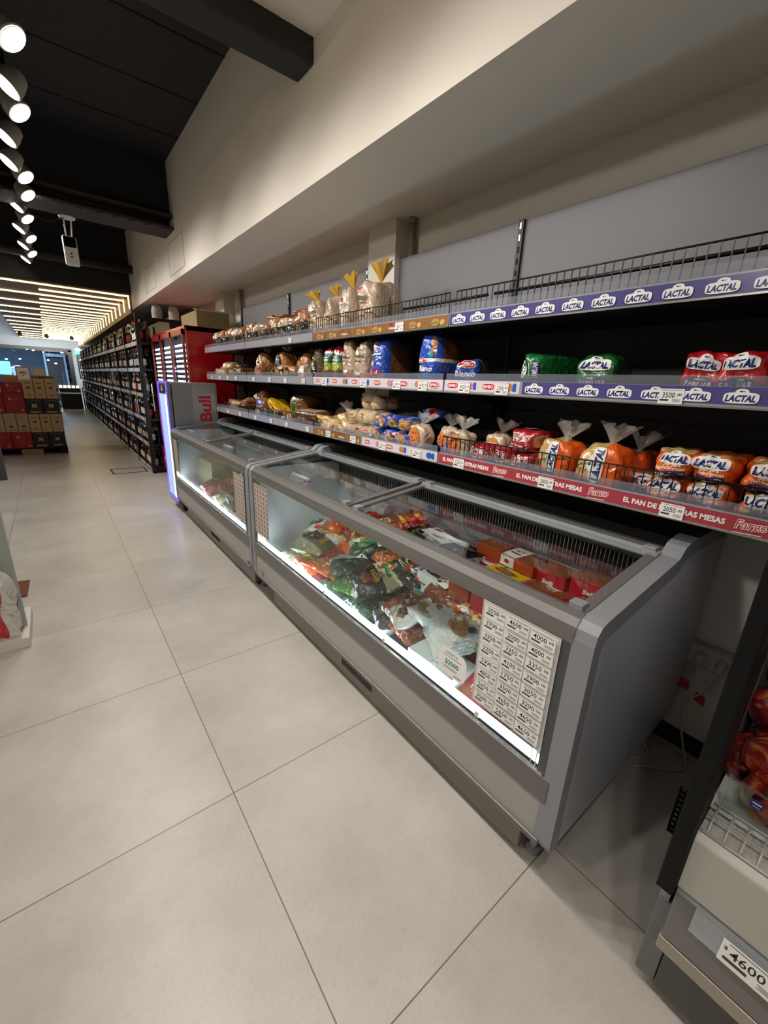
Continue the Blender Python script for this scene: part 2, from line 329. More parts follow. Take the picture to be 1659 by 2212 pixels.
for i in range(4): spot_lamp((-1.8, -.5, .2, .9)[i], 19.4, 2.9 if i == 0 else 2.6, (.1, .9, -.42), 'added spotlight brightening the wall above the far shop window', group='added far end spotlights', pw=SPOT_W*3)  # spots added to brighten the wall over the shop window
# wireless unit hung from the steel beam
e = empty('ceiling_device', (.385, 5.9, 2.91), 'white hanging device with a black screen below the steel beam', 'device')
wp = mat('white_plastic', '#d8d4cc', rough=.35); bp_ = mat('black_gloss', '#0a0a0c', rough=.15)
MB().lathe([(.07, 0), (.065, -.012)], (0, -.25, 0), wp, n=20).build('mount', e)
MB().path([(-.03, -.25, -.01), (-.02, -.1, -.16)], .007, wp).path([(.03, -.25, -.01), (.025, -.1, -.16)], .007, wp).build('hanger', e)
mb = MB().box(-.06, -.13, -.4, .06, -.07, -.13, wp); mb.build('body', e, bevel=.018)
MB().box(-.05, -.136, -.235, .05, -.129, -.14, bp_).build('screen', e)
MB().lathe([(.008, 0), (.007, .004)], (0, -.13, -.29), bp_, ax=(0, -1, 0), n=10).lathe([(.008, 0), (.007, .004)], (0, -.13, -.32), bp_, ax=(0, -1, 0), n=10).build('button', e)
MB().path([(-.02, -.25, -.01), (-.15, -.3, -.08), (-.3, -.32, -.06), (-.34, -.35, 0)], .004, bp_).build('cable', e)
# ------------------------------------------------------------------ chest freezers
alu = mat('freezer_grey', '#8f8e8b', rough=.38, metal=.15); aluL = mat('freezer_panel', '#a29e98', rough=.4, metal=.1); aluD = mat('freezer_dark_band', '#6b6865', rough=.4, metal=.15)
rail = mat('brushed_rail', '#7b7975', rough=.32, metal=.45, bump=.03, bscale=200); endp = mat('end_panel_grey', '#b4b6be', rough=.3, coat=.3)
trimm = mat('end_trim_plastic', '#86888c', rough=.4); liner = mat('freezer_liner', '#dcdedd', rough=.4); kick = mat('kick_grey', '#7d776f', rough=.4, metal=.3)
dark = mat('dark_slot', '#0c0c0d', rough=.8); ledw = mat('cool_strip', '#e2f1ff', emit=LED_FRZ); gl = glass('clear_glass', '#f8fbfa', .025, 0, .6); gl2 = glass('inner_pane', '#fbfdfc', .01, 0, .25); glid = glass('lid_glass', '#f0f3f2', .045, .02, gz=.5)
deckm = mat('rear_deck', '#4a4a48', rough=.45, metal=.4); chrome = mat('chrome_edge', '#d0ccc6', rough=.2, metal=.9); gtrans = film('clear_plastic', '#c9cfd4', .35); ghand = film('clear_handle', '#b9bfc4', .14)
XF = .94
PROF = [(XF+.01, .185), (XF, .21), (XF, .885), (XF+.006, .915), (XF+.025, .935), (XF+.05, .942), (1.43, 1.003), (1.47, 1.035), (1.53, 1.045), (1.93, 1.045), (1.93, .185)]
def zlid(x): return .937 + (x - .99) * (1.0 - .937) / .46
def freezer(y0, y1, label, near):
    F = empty('chest_freezer', (1.3, (y0+y1)/2, 0), label, 'freezer', None); o = (-1.3, -(y0+y1)/2, 0)
    def part(mb, name, bevel=0, parent=None):
        ob = mb.build(name, parent or F, bevel)
        ob.location = o if parent is None else (0, 0, 0); return ob
    ka, kb = y0+.115, y1-.2
    mb = MB().box(.995, ka, .025, 1.7, kb, .2, kick); part(mb, 'kick_panel', .004)
    mb = MB(); g0 = y0 + .935
    for i in range(18):
        for j in range(4): mb.box(.9935, g0+i*.0147, .07+j*.011, .9955, g0+i*.0147+.009, .077+j*.011, dark)
    part(mb, 'vent_grille')
    for yy in (y0+.09, y1-.14):
        for xx in (1.05, 1.6): part(MB().lathe([(.022, 0), (.022, .02), (.012, .02), (.012, .19)], (xx, yy, 0), trimm, n=12), 'foot')
    mb = MB().box(XF+.004, y0+.034, .195, 1.0, y1-.034, .345, aluL); part(mb, 'lower_front_panel', .002)
    mb = MB().box(XF-.003, y0+.034, .345, 1.0, y1-.034, .428, aluD); part(mb, 'bumper_band', .004)
    mb = MB().box(XF-.004, y0+.034, .185, 1.0, y1-.034, .207, aluD).box(XF-.006, y0+.034, .2, XF, y1-.034, .206, rail); part(mb, 'bottom_trim', .003)
    mb = MB().box(XF-.002, y0+.06, .428, XF+.004, y1-.06, .434, chrome).box(XF+.012, y0+.06, .43, XF+.016, y1-.06, .44, dark); part(mb, 'glass_channel')
    part(MB().box(XF+.02, y0+.075, .43, XF+.045, y1-.075, .447, ledw), 'light_tube')
    mb = MB()
    for k in range(4): mb.box(XF+.009, y0+.3+k*.5, .436, XF+.018, y0+.318+k*.5, .454, wp)
    part(mb, 'glass_clip', .003)
    part(MB().box(XF+.004, y0+.075, .43, XF+.008, y1-.075, .87, gl), 'front_glass')
    part(MB().box(XF+.022, y0+.075, .45, XF+.025, y1-.075, .87, gl2), 'inner_glass')
    for a, b in ((y0+.02, y0+.078), (y1-.078, y1-.02)): part(MB().box(XF+.002, a, .428, XF+.02, b, .87, mat('frame_dark', '#4b4d4e', rough=.4)), 'glass_frame')
    mb = MB()
    for a in (y0+.085, y0+.1, y1-.1, y1-.088): mb.box(XF+.003, a, .432, XF+.03, a+.003, .87, chrome)
    part(mb, 'glass_edge_strip')
    pr = [(XF+.012, .862), (XF, .868), (XF-.003, .89), (XF+.003, .915), (XF+.018, .934), (XF+.04, .942), (XF+.062, .938), (XF+.062, .9), (XF+.03, .862)]
    part(MB().prism(pr, 'y', y0+.05, y1-.05, rail), 'top_rail', .003)
    for s, (a, b) in enumerate(((y0, y0+.022), (y1-.022, y1))):
        part(MB().prism([(XF+.014, .19), (XF+.006, .215), (XF+.006, .88), (XF+.012, .908), (XF+.03, .926), (XF+.052, .934), (1.43, .995), (1.47, 1.027), (1.53, 1.037), (1.925, 1.037), (1.925, .19)], 'y', a, b, endp), 'end_panel', .003)
        # raised moulding along the front and top edge of the end panel
        outer = PROF[0:10]; n = len(outer); inner = [(max(x, XF)+.038 if z < .9 else x+.02, z if z < .3 else z-.05) for x, z in outer]
        inner[0] = (XF+.055, .185); inner[1] = (XF+.048, .21); inner[2] = (XF+.042, .85); inner[3] = (XF+.045, .872); inner[4] = (XF+.06, .886); inner[-1] = (1.93, .985)
        c, d = (a-.0025, b+.03) if s == 0 else (a-.03, b+.0025)
        mb = MB()
        for i in range(n-1): mb.prism([outer[i], outer[i+1], inner[i+1], inner[i]], 'y', c, d, trimm)
        part(mb, 'end_moulding', .0)
    # interior tub
    a, b = y0+.055, y1-.055
    mb = MB().box(XF+.05, a, .22, 1.62, b, .26, liner).box(1.6, a, .25, 1.62, b, .97, liner).box(XF+.045, a, .25, XF+.06, b, .43, liner)
    mb.box(XF+.05, a-.012, .25, 1.62, a+.004, .93, liner).box(XF+.05, b-.004, .25, 1.62, b+.012, .93, liner); part(mb, 'inner_liner')
    mb = MB().box(1.592, a, .80, 1.6, b, .925, mat('grille_backing', '#26262b', rough=.7))  # dark backing panel behind the grille wires
    n = int((b-a)/.0165)
    for i in range(n): mb.box(1.585, a+i*.0165, .797, 1.588, a+i*.0165+.0025, .93, chrome)
    mb.box(1.583, a, .93, 1.6, b, .934, chrome).box(1.583, a, .795, 1.6, b, .799, chrome); part(mb, 'air_grille')
    part(MB().prism([(1.43, .985), (1.44, 1.006), (1.475, 1.012), (1.5, 1.0), (1.5, .98)], 'y', y0+.03, y1-.03, rail), 'rear_rail', .002)
    part(MB().box(1.5, y0+.03, .94, 1.93, y1-.03, 1.0, deckm), 'rear_deck', .003)
    ym = (y0+y1)/2 + .01
    part(MB().prism([(XF+.05, .925), (1.5, .985), (1.5, .997), (XF+.05, .937)], 'y', ym-.007, ym+.007, alu), 'cross_bar', .002)
    for i, (la, lb) in enumerate(((y0+.05, ym-.015), (ym+.015, y1-.05))):
        gp = [(.995, zlid(.995)), (1.44, zlid(1.44)), (1.44, zlid(1.44)+.004), (.995, zlid(.995)+.004)]
        L_ = part(MB().prism(gp, 'y', la+.02, lb-.02, glid), 'sliding_lid')
        mb = MB()
        for q in (la, lb-.03): mb.prism([(.99, zlid(.99)-.004), (1.45, zlid(1.45)-.004), (1.45, zlid(1.45)+.008), (.99, zlid(.99)+.008)], 'y', q, q+.03, aluD)
        mb.prism([(1.40, zlid(1.4)), (1.44, zlid(1.44)), (1.44, zlid(1.44)+.012), (1.40, zlid(1.4)+.012)], 'y', la, lb, gtrans)
        part(mb, 'lid_frame', 0, L_)
        for q in (la+.012, lb-.05):
            part(MB().box(.985, q, zlid(.99)-.01, 1.02, q+.038, zlid(.99)+.02, trimm), 'lid_clip', .003, L_); part(MB().box(1.42, q, zlid(1.42)-.01, 1.455, q+.038, zlid(1.45)+.02, trimm), 'lid_clip', .003, L_)
        yc = (la+lb)/2 - .03
        hp = [(.985, .93), (.992, .975), (1.002, .987), (1.014, .985), (1.017, .975), (1.007, .972), (1.003, .93)]
        mb = MB().prism(hp, 'y', yc-.09, yc+.09, ghand); mb.path([(1.005, yc-.09, .98), (1.005, yc+.09, .98)], .009, gtrans, n=10)
        part(mb, 'lid_handle', 0, L_)
    return F, part, o
FA, partA, oA = freezer(.345, 2.60, 'long grey glass-fronted chest freezer nearest the camera, with a sheet of prices', True)
FB, partB, oB = freezer(2.625, 4.86, 'second grey chest freezer, beside the slim silver drinks cooler', False)
# price sheet on the near freezer's glass
a = Art(); x0, x1, z0, z1 = -.665, -.43, .512, .862
def sheet_fn(u, v, e): return (XF - .001 - e, -u, v)
a.rect((x0+x1)/2, (z0+z1)/2, x1-x0+.016, z1-z0+.016, mat('sheet_sleeve', '#c9c6c2', rough=.2, coat=1)); a.rect((x0+x1)/2, (z0+z1)/2, x1-x0, z1-z0, WHITE)
cols = [['2550', '3700', '3350', '2250', '5300', '4850', '5650', '3500'], ['4600', '2000', '3350', '4100', '1750', '3500', '4650', '5650'], ['4000', '4000', '3350', '3900', '3050', '3200', '4650', '4650']]
cw = (x1-x0)/3; rh = (z1-z0)/8
for i, c in enumerate(cols):
    for j, v in enumerate(c): pricetag(a, x0+cw*(i+.5), z1-rh*(j+.5), cw*.97, rh*.93, (v, '00'))
for i in range(4): a.rect(x0+cw*i, (z0+z1)/2, .0012, z1-z0, GREY)
for j in range(9): a.rect((x0+x1)/2, z0+rh*j, x1-x0, .001, GREY)
partA(MB().art(a, sheet_fn, eps=.00006), 'price_list')
a = Art(); a.disc(-.768, .577, .062, .052, WHITE, p=5, n=28)
a.text('OFERTA', -.772, .61, .055, TEAL, bold=.02); a.micro(-.77, .598, .085, 1, GREY, .0025); a.text('$2000', -.768, .574, .062, TEAL, bold=.03); a.micro(-.776, .556, .07, 2, GREY, .002); a.micro(-.74, .537, .03, 1, DGREY, .003)
partA(MB().art(a, sheet_fn, eps=.0001), 'offer_card')
# patterned paper strips (printed reverse of price lists) at the other glass ends
kraft = mat('patterned_paper', '#b7a89c', rough=.6); krd = mat('patterned_paper_ink', '#7d6a62', rough=.6)
def paper(part, ya, yb, name='paper_strip'):
    a = Art(); z0, z1 = .515, .845; a.rect(-(ya+yb)/2, (z0+z1)/2, abs(yb-ya), z1-z0, kraft)
    n = 5
    for i in range(n):
        for j in range(11): a.disc(-ya + (-(yb-ya))*(i+.5)/n, z0+(j+.5)*.03, .011, .009, krd, rings=1, n=6, rot=30*i); a.l -= 1
    part(MB().art(a, sheet_fn, eps=.0003), name)
paper(partA, 2.30, 2.52); paper(partB, 2.70, 2.90); paper(partB, 4.6, 4.76)
a = Art(); a.disc(-2.46, .235, .028, .012, GREY, p=2.5, rings=1); a.disc(-2.46, .235, .025, .01, aluL, p=2.5, rings=1)
partA(MB().art(a, sheet_fn, e0=.0), 'badge')
a = Art(); a.rect(-2.69, .222, .05, .018, DGREY); partB(MB().art(a, sheet_fn, e0=.0), 'badge')
# load-line mark on the far inner wall of the near freezer
a = Art(); a.rect(.25, .80, .22, .006, RED); a.disc(.19, .81, .012, .01, RED, rings=1, n=3, rot=-90); a.disc(.31, .81, .012, .01, RED, rings=1, n=3, rot=-90)
partA(MB().art(a, lambda u, v, e: (1.0+u, 2.538-e, v)), 'load_line')

# ------------------------------------------------------------------ bread gondolas
XS = 1.45; gp_ = mat('gondola_grey', '#68676c', rough=.45); gbk = mat('gondola_black', '#2b2b30', rough=.5); shb = mat('shelf_black', '#141416', rough=.4)
railp = mat('price_rail', '#98969e', rough=.25, coat=.8); wire = mat('black_wire', '#0b0b0c', rough=.35); riser = film('clear_riser', '#9aa0aa', .22)
lav = mat('banner_violet', '#4d4884', rough=.25, coat=.8); redb = mat('banner_red', '#a63a44', rough=.25, coat=.8); brb = mat('banner_brown', '#5c4034', rough=.25, coat=.8, noise=.8, nscale=30, col2='#a8784a')
whb = mat('banner_white', '#d3cdd2', rough=.25, coat=.8)
LV = {'top': 1.765, 'mid': 1.483, 'bot': 1.148}
JY = [5.18, 3.93, 2.665, 1.41, .15]
def fn_rail(u, v, e): return (XS - e, -u, v)
random.seed(3)
TAG_Y = {}
def banner(kind, lvl, ya, yb):         # ya > yb ; art in u=-y
    a = Art(); z = LV[lvl]; zc = z - .004 if lvl != 'mid' else z - .0; h = .046
    u0, u1 = -ya + .006, -yb - .006; L_ = u1 - u0
    m = {'lactal': lav, 'fargo': redb, 'brown': brb, 'plain': railp, 'mixed': whb, 'bimbo': whb}[kind]
    a.rect((u0+u1)/2, zc, L_, h, m)
    if kind == 'lactal':
        n = max(1, round(L_/.108))
        for i in range(n): lactal(a, u0+L_*(i+.5)/n, zc-.005, .076)
    if kind == 'fargo':
        n = max(1, round(L_/.42)); p = L_/n
        for i in range(n):
            a.text('EL PAN DE NUESTRAS MESAS', u0+p*(i+.4), zc, p*.66, WHITE, h=.0175, bold=.04); fargo(a, u0+p*(i+.87), zc, p*.17)
    if kind == 'brown':
        n = max(1, round(L_/.15))
        for i in range(n):
            c = u0+L_*(i+.5)/n
            if i % 3 == 2: a.text('Artesano', c, zc-.005, .07, CREAM); a.rect(c-.02, zc+.014, .022, .008, RED)
            else:
                a.disc(c, zc-.004, .028, .016, BRD, rings=1); a.disc(c, zc-.006, .029, .005, LGRN, rings=1); a.disc(c+.045, zc-.006, .015, .012, GOLDP, rings=1)
    if kind in ('mixed', 'bimbo'):
        n = max(2, round(L_/.11))
        for i in range(n):
            c = u0+L_*(i+.5)/n
            if i % 2 == 0: bimbo(a, c, zc, .06)
            else: a.disc(c, zc, .022, .016, [BRD, PINK, BLUEP][i % 3], rings=1); a.rect(c+.028, zc, .016, .03, BLUEP)
    return a
def tags_art(lst, lvl):                 # [(y, value)] price tickets clipped over the rail
    z = LV[lvl]; a = Art()
    return [(lambda b: (pricetag(b, -y, z-.008, w, h, (v, '00')), b)[1])(Art()) for y, v, w, h in lst]
def fence(y0, y1, z0, z1, x=XS+.015, lean=0, step=.0275):
    mb = MB(); n = int(abs(y1-y0)/step); r = .0021
    for i in range(n+1):
        y = y0+(y1-y0)*i/n; mb.path([(x, y, z0), (x+lean, y, z1)], r, wire, n=4, smooth=False)
    for z in (z0+.004, (z1-.001)): mb.path([(x+lean*(z-z0)/(z1-z0), y0, z), (x+lean*(z-z0)/(z1-z0), y1, z)], r*1.5, wire, n=5)
    return mb
spec = [   # per module, far to near: banner kinds, fences, tickets
    dict(top=[('plain', 0, 1)], mid=[('plain', 0, 1)], bot=[('plain', 0, 1)], tt=[], mt=[4.98, 4.7, 4.45, 4.2], bt=[4.85, 4.5, 4.15], ft=(4.92, 3.95, .09), fb=(4.7, 3.95, .07)),
    dict(top=[('plain', 0, 1)], mid=[('plain', 0, 1)], bot=[('plain', 0, 1)], tt=[3.0], mt=[3.75, 3.4, 3.1, 2.8], bt=[3.75, 3.4, 3.1, 2.75], ft=(3.9, 2.7, .095), fb=(3.9, 2.69, .085)),
    dict(top=[('brown', 0, 1)], mid=[('mixed', 0, 1)], bot=[('brown', 0, .48), ('bimbo', .48, 1)], tt=[1.75], mt=[2.5, 2.05, 1.75, 1.55], bt=[2.45, 2.15, 1.85, 1.56], ft=(2.64, 1.43, .105), fb=None),
    dict(top=[('lactal', 0, 1)], mid=[('mixed', 0, .33), ('lactal', .33, 1)], bot=[('fargo', 0, 1)], tt=[], mt=[1.28, 1.08, .475], bt=[1.27, .825, .40], ft=(1.39, .17, .105), fb=(1.40, .17, .095)),
]
NAMES = ['bread shelving bay farthest away, beside the red cooler', 'second bread shelving bay from the red cooler, dark bread bags behind its wire fence', 'middle bread shelving bay, tall golden-tied bread bags on its top shelf', 'nearest full bread shelving bay, violet banners above and a red banner below']
VALS = {(3, 'mid', 2): '3500', (3, 'bot', 0): '2550', (3, 'bot', 1): '2050', (3, 'bot', 2): '2050', (2, 'top', 0): '5850', (2, 'bot', 2): '2700', (2, 'bot', 3): '2700', (3, 'mid', 0): '4200', (3, 'mid', 1): '2700'}
for i, sp in enumerate(spec):
    ya, yb = JY[i], JY[i+1]
    G = empty('shelving_unit', (1.7, (ya+yb)/2, 0), NAMES[i], 'shelf'); o = (-1.7, -(ya+yb)/2, 0)
    def gpart(mb, name, parent=None, bevel=0):
        ob = mb.build(name, parent or G, bevel); ob.location = o if parent is None else (0, 0, 0); return ob
    gpart(MB().box(1.9, yb+.004, 1.79, 1.915, ya-.004, 2.25, gp_), 'upper_back_panel', bevel=.003)
    mb = MB(); zz = [1.06, 1.2, 1.38, 1.6, 1.787]
    for q in range(4): mb.box(1.9, yb+.003, zz[q]+.003, 1.912, ya-.003, zz[q+1]-.003, gbk)
    gpart(mb, 'lower_back_panel', bevel=.003)
    mb = MB().box(1.885, ya-.014, 1.06, 1.95, ya+.014, 2.25, gbk)
    for q in range(8): mb.box(1.882, ya-.004, 1.86+q*.05, 1.886, ya+.004, 1.885+q*.05, chrome if q > 5 else dark)
    gpart(mb, 'upright')
    for lv in ('top', 'mid', 'bot'):
        z = LV[lv]
        mb = MB().box(XS+.004, yb+.002, z-.028, 1.9, ya-.002, z+.004, shb); s_ = gpart(mb, 'shelf', bevel=.002)
        gpart(MB().box(XS, yb+.003, z-.03, XS+.004, ya-.003, z+.024, railp).box(XS-.003, yb+.003, z-.034, XS+.004, ya-.003, z-.029, chrome), 'price_rail', s_)
        gpart(MB().box(XS+.002, yb+.01, z+.02, XS+.004, ya-.01, z+.052, riser), 'clear_front', s_)
        for kd, a0, a1 in sp[lv]:
            L_ = ya-yb; A_ = banner(kd, lv, ya-L_*a0, ya-L_*a1)
            gpart(MB().art(A_, fn_rail, eps=.00012), 'banner', s_)
        key = {'top': 'tt', 'mid': 'mt', 'bot': 'bt'}[lv]
        for q, ty in enumerate(sp[key]):
            big = i >= 2; v = VALS.get((i, lv, q), random.choice(['2700', '3350', '2250', '4100', '3900'])); A_ = Art(); wd, hg = (.064, .043) if big else (.05, .034)
            pricetag(A_, -ty, z-.008, wd, hg, (v, '00')); gpart(MB().art(A_, lambda u, v_, e: (XS-.0045-e, -u, v_), eps=.00008), 'price_ticket', s_)
        for yy in ((ya-.02, yb+.02) if lv == 'mid' else ()):
            gpart(MB().prism([(1.9, z-.03), (1.52, z-.03), (1.6, z-.05), (1.86, z-.09), (1.87, z-.16), (1.9, z-.16)], 'y', yy-.003, yy+.003, gbk), 'bracket', s_)
        fz = {'top': sp['ft'], 'bot': sp['fb'], 'mid': None}[lv]
        if fz:
            f_ = fence(fz[0], fz[1], z+.006, z+.006+fz[2])
            if lv == 'top' and i >= 2: f_.path([(1.72, fz[0]-(.35 if i == 2 else 0), z+.14), (1.72, fz[1], z+.14)], .007, wire)
            gpart(f_, 'wire_fence', s_)
# ------------------------------------------------------------------ loaf and bag builders
def wob(p, s, a):
    x, y, z = p; return a*(sin(31*x+s)*cos(27*z+s*2.1)+sin(43*y+17*z+s*1.7)*.8+.6*sin(71*x+53*z+29*y+s*3.3))
class Loaf:
    """rounded, slightly crumpled package; local front faces -y, origin at its base centre"""
    def __init__(s, w, d, h, p=4.5, n=10, wr=.002, seed=0, top=1.0, bot=1.0): s.w, s.d, s.h, s.p, s.n, s.wr, s.sd, s.top, s.bot = w, d, h, p, n, wr, seed, top, bot
    def q(s, c, e=0):
        k = (abs(c[0])**s.p + abs(c[1])**s.p + abs(c[2])**s.p) ** (-1/s.p); x, y, z = c[0]*k, c[1]*k, c[2]*k
        t = (z+1)/2; g = s.bot + (s.top-s.bot)*t
        m = 1 + (wob((x*.1, y*.1, z*.1), s.sd, s.wr) / min(s.w, s.d, s.h) * 2)
        X, Y, Z = x*s.w/2*g*m, y*s.d/2*g*m, (z*m+1)*s.h/2
        if e:
            nn = Vector((abs(x)**(s.p-1)*(1 if x > 0 else -1)/s.w, abs(y)**(s.p-1)*(1 if y > 0 else -1)/s.d, abs(z)**(s.p-1)*(1 if z > 0 else -1)/s.h)).normalized(); X += nn.x*e; Y += nn.y*e; Z += nn.z*e
        return (X, Y, Z)
    def c(s, f, u, v): return {'F': (u, -1, v), 'B': (-u, 1, v), 'R': (1, u, v), 'L': (-1, -u, v), 'T': (u, v, 1), 'D': (u, -v, -1)}[f]
    def dims(s, f): return {'F': (s.w, s.h), 'B': (s.w, s.h), 'R': (s.d, s.h), 'L': (s.d, s.h), 'T': (s.w, s.d), 'D': (s.w, s.d)}[f]
    def mesh(s, mb, m, zone=None):
        n = s.n
        for f in 'FBRLTD':
            vs = [s.q(s.c(f, -1+2*i/n, -1+2*j/n)) for j in range(n+1) for i in range(n+1)]; fs = []; ms = []
            for j in range(n):
                for i in range(n):
                    fs.append((j*(n+1)+i, j*(n+1)+i+1, (j+1)*(n+1)+i+1, (j+1)*(n+1)+i)); r = zone(f, -1+2*(i+.5)/n, -1+2*(j+.5)/n) if zone else None; ms.append(r or m)
            mb.add(vs, fs, ms, True)
        return mb
    def fn(s, f):
        W, H = s.dims(f)
        return lambda u, v, e: s.q(s.c(f, max(-1, min(1, u/(W/2))), max(-1, min(1, v/(H/2)))), e)
def tie_mesh(mb, x, y, z, m, h=.06, r=.04, lean=(0, 0), neck=.009, n=26, seed=0):
    prof = [(neck*2.6, -.012), (neck, .004), (neck*1.1, .012), (r*.45, h*.45), (r*.8, h*.8), (r, h)]; vs = []
    for k, (rr, zz) in enumerate(prof):
        t = max(0, zz/h)
        for j in range(n):
            a = 2*pi*j/n; q = rr*(1+.28*sin(7*a+seed)*t+.18*sin(3*a+seed*2)*t); zo = zz + .012*t*sin(5*a+seed)
            vs.append((x+q*cos(a)+lean[0]*t, y+q*sin(a)*.55+lean[1]*t, z+zo))
    fs = [(k*n+j, k*n+(j+1) % n, (k+1)*n+(j+1) % n, (k+1)*n+j) for k in range(len(prof)-1) for j in range(n)]
    return mb.add(vs, fs, m, True)
class Bag:
    """flat pillow bag with crimped ends; lies on z=0, length along x"""
    def __init__(s, l, w, t, seed=0, wr=.004, lumps=.0): s.l, s.w, s.t, s.sd, s.wr, s.lu = l, w, t, seed, wr, lumps
    def q(s, u, v, side, e=0):
        uu, vv = min(1, abs(u)), min(1, abs(v)); k = max(0, 1-uu**3.2)**.55 * max(0, 1-vv**3)**.5
        z = s.t/2*k; n = s.wr*(sin(9*u+s.sd)*cos(7*v+s.sd*1.3)+.7*sin(17*u+11*v+s.sd*2.7)+.4*sin(29*u-19*v+s.sd)); lum = s.lu*abs(sin(8*u+s.sd)*cos(6*v+s.sd))
        pinch = 1-.10*(1-uu)**0*vv*0; x = u*s.l/2*(1-.03*vv*vv); y = v*s.w/2*(1-.07*(1-uu**2))
        z = z*side + n*k*side + lum*side*k + .004*sin(14*v+s.sd)*max(0, uu-.85)/.15
        if e: z += e*side*1.6
        return (x, y, z + s.t/2)
    def mesh(s, mb, m, zone=None, n=16, n2=12):
        for side in (1, -1):
            vs = [s.q(-1+2*i/n, -1+2*j/n2, side) for j in range(n2+1) for i in range(n+1)]; fs = []; ms = []
            for j in range(n2):
                for i in range(n):
                    f = (j*(n+1)+i, j*(n+1)+i+1, (j+1)*(n+1)+i+1, (j+1)*(n+1)+i); fs.append(f if side > 0 else f[::-1]); ms.append((zone(-1+2*(i+.5)/n, -1+2*(j+.5)/n2) if zone else None) or m)
            mb.add(vs, fs, ms, True)
        return mb
    def fn(s): return lambda u, v, e: s.q(u/(s.l/2), v/(s.w/2), 1, e+.0008)
# ------------------------------------------------------------------ bread on the shelves
toast = P('toast_in_film', '#b07a44', noise=1, nscale=14, col2='#8d5c30', bump=.5); beige = P('soft_bread_in_film', '#c9b29a', noise=1, nscale=12, col2='#b59a80', bump=.45)
brownb = P('wholegrain_in_film', '#7a4e2c', noise=1, nscale=30, col2='#5c3a22'); paleb = P('pale_buns_in_film', '#d3b57e', noise=1, nscale=10, col2='#c09a5c', bump=.5)
seedb = P('seeded_in_film', '#8a7350', noise=1, nscale=120, col2='#4e3c28', bump=.6, bscale=120)
bunm = P('golden_bun', '#c88c3e', noise=1, nscale=6, col2='#e6c285', bump=.15); bunp = P('pale_bun', '#dcc08a', noise=1, nscale=6, col2='#cda662', bump=.15)
fgold = P('gold_film', '#b88a2a', bump=.4); fred = P('red_film', '#b3131c'); fgreen = P('green_film', '#14672f'); fblue = P('blue_film', '#2a4fb0'); fnavy = P('navy_film', '#1c2b80'); forange = P('orange_film', '#e2601a')
fwhite = P('white_film', '#dcd9d4'); folive = P('olive_film', '#9aa032'); fteal = P('teal_film', '#1d5c50'); fdark = P('dark_film', '#17140f'); fcrim = P('crimson_film', '#a5202c'); fyellow = P('yellow_film', '#d9a81c')
flm = film('loose_clear_film', '#d8d4cc', .28); flm2 = film('tight_clear_film', '#e6dfd2', .22); fviolet = P('violet_film', '#4a3f86'); fsky = P('sky_film', '#4f9ad0'); fcream = P('cream_film', '#e8dcb4'); fbrownred = P('maroon_film', '#7c2026')
fforest = P('forest_film', '#153a26'); fpink = P('rose_film', '#cf9a92')
FORG = film('orange_tie_film', '#d9702a', .75); FBLU = film('blue_tie_film', '#2a55b8', .75); FGLD = film('golden_tie_film', '#c79a2c', .9)
SD = [0]
def rot_of(yaw=0, tx=0, ty=0): return (Matrix.Rotation(radians(-90+yaw), 4, 'Z') @ Matrix.Rotation(radians(tx), 4, 'X') @ Matrix.Rotation(radians(ty), 4, 'Y')).to_euler()
def bread(name, lab, y, z, w, d, h, main, zone=None, arts=(), tie=None, x=None, yaw=0, tx=0, ty=0, p=4.5, n=10, wr=.003, top=1.0, bot=1.0, cat='bread', group=None):
    SD[0] += 1; L_ = Loaf(w, d, h, p, n, wr, SD[0]*1.37, top, bot); mb = L_.mesh(MB(), main, zone)
    x = XS + .028 + d/2 if x is None else x
    o = mb.build(name, loc=(x, y, z), rot=rot_of(yaw, tx, ty)); tag(o, lab, cat, group)
    for f, a in arts: MB().art(a, L_.fn(f), eps=.0005, e0=.0042).build('label', o)
    if tie:
        m, th, tr, ln = tie; tie_mesh(MB(), 0, 0, h-.004, m, th, tr, ln, seed=SD[0]).build('bag_tie', o)
    return o
def A_lines(w, h, m=DGREY): a = Art(); a.micro(0, 0, w*.5, 3, m, h*.02); return a
# --- top shelf: row of sliced loaves lying behind the far fence, end on
zt = LV['top'] + .005
def z_dark(f, u, v):
    if f == 'F' and v < .15 and abs(u) < .75: return fdark
    if f == 'T' and abs(v+.2) < .22: return fwhite
    return None
ys = [4.93, 4.72, 4.52, 4.33, 4.14, 3.96, 3.77, 3.58, 3.4, 3.22, 3.05, 2.9]
for i, y in enumerate(ys):
    a = Art(); a.rect(0, -.02, .08, .05, fdark, 4, 3); a.micro(0, -.01, .06, 3, CREAM, .004, rot=0); a.rect(-.03, .045, .04, .02, WHITE, 2, 1)
    bread('sliced_bread', f'dark-labelled sliced loaf, {ORD[i]} from the far end of the top shelf', y, zt, .165, .3, .165+.012*(i % 3), toast if i % 3 else beige, z_dark, [('F', a)], yaw=[-6, 3, -3, 5][i % 4], ty=[-8, -3, 4, -5][i % 4], top=.93, wr=.006)
for i, (y, m) in enumerate(((3.5, fdark), (3.05, fbrownred))):
    bread('sliced_bread', ['sliced loaf with black wrapping lying on top of the far top-shelf row', 'sliced loaf with maroon wrapping lying on the near end of the top-shelf row'][i], y, zt+.185, .3, .2, .04, toast, lambda f, u, v, m=m: (m if f in 'TF' and abs(u) < .35 else None), x=1.66, yaw=4, tx=2)
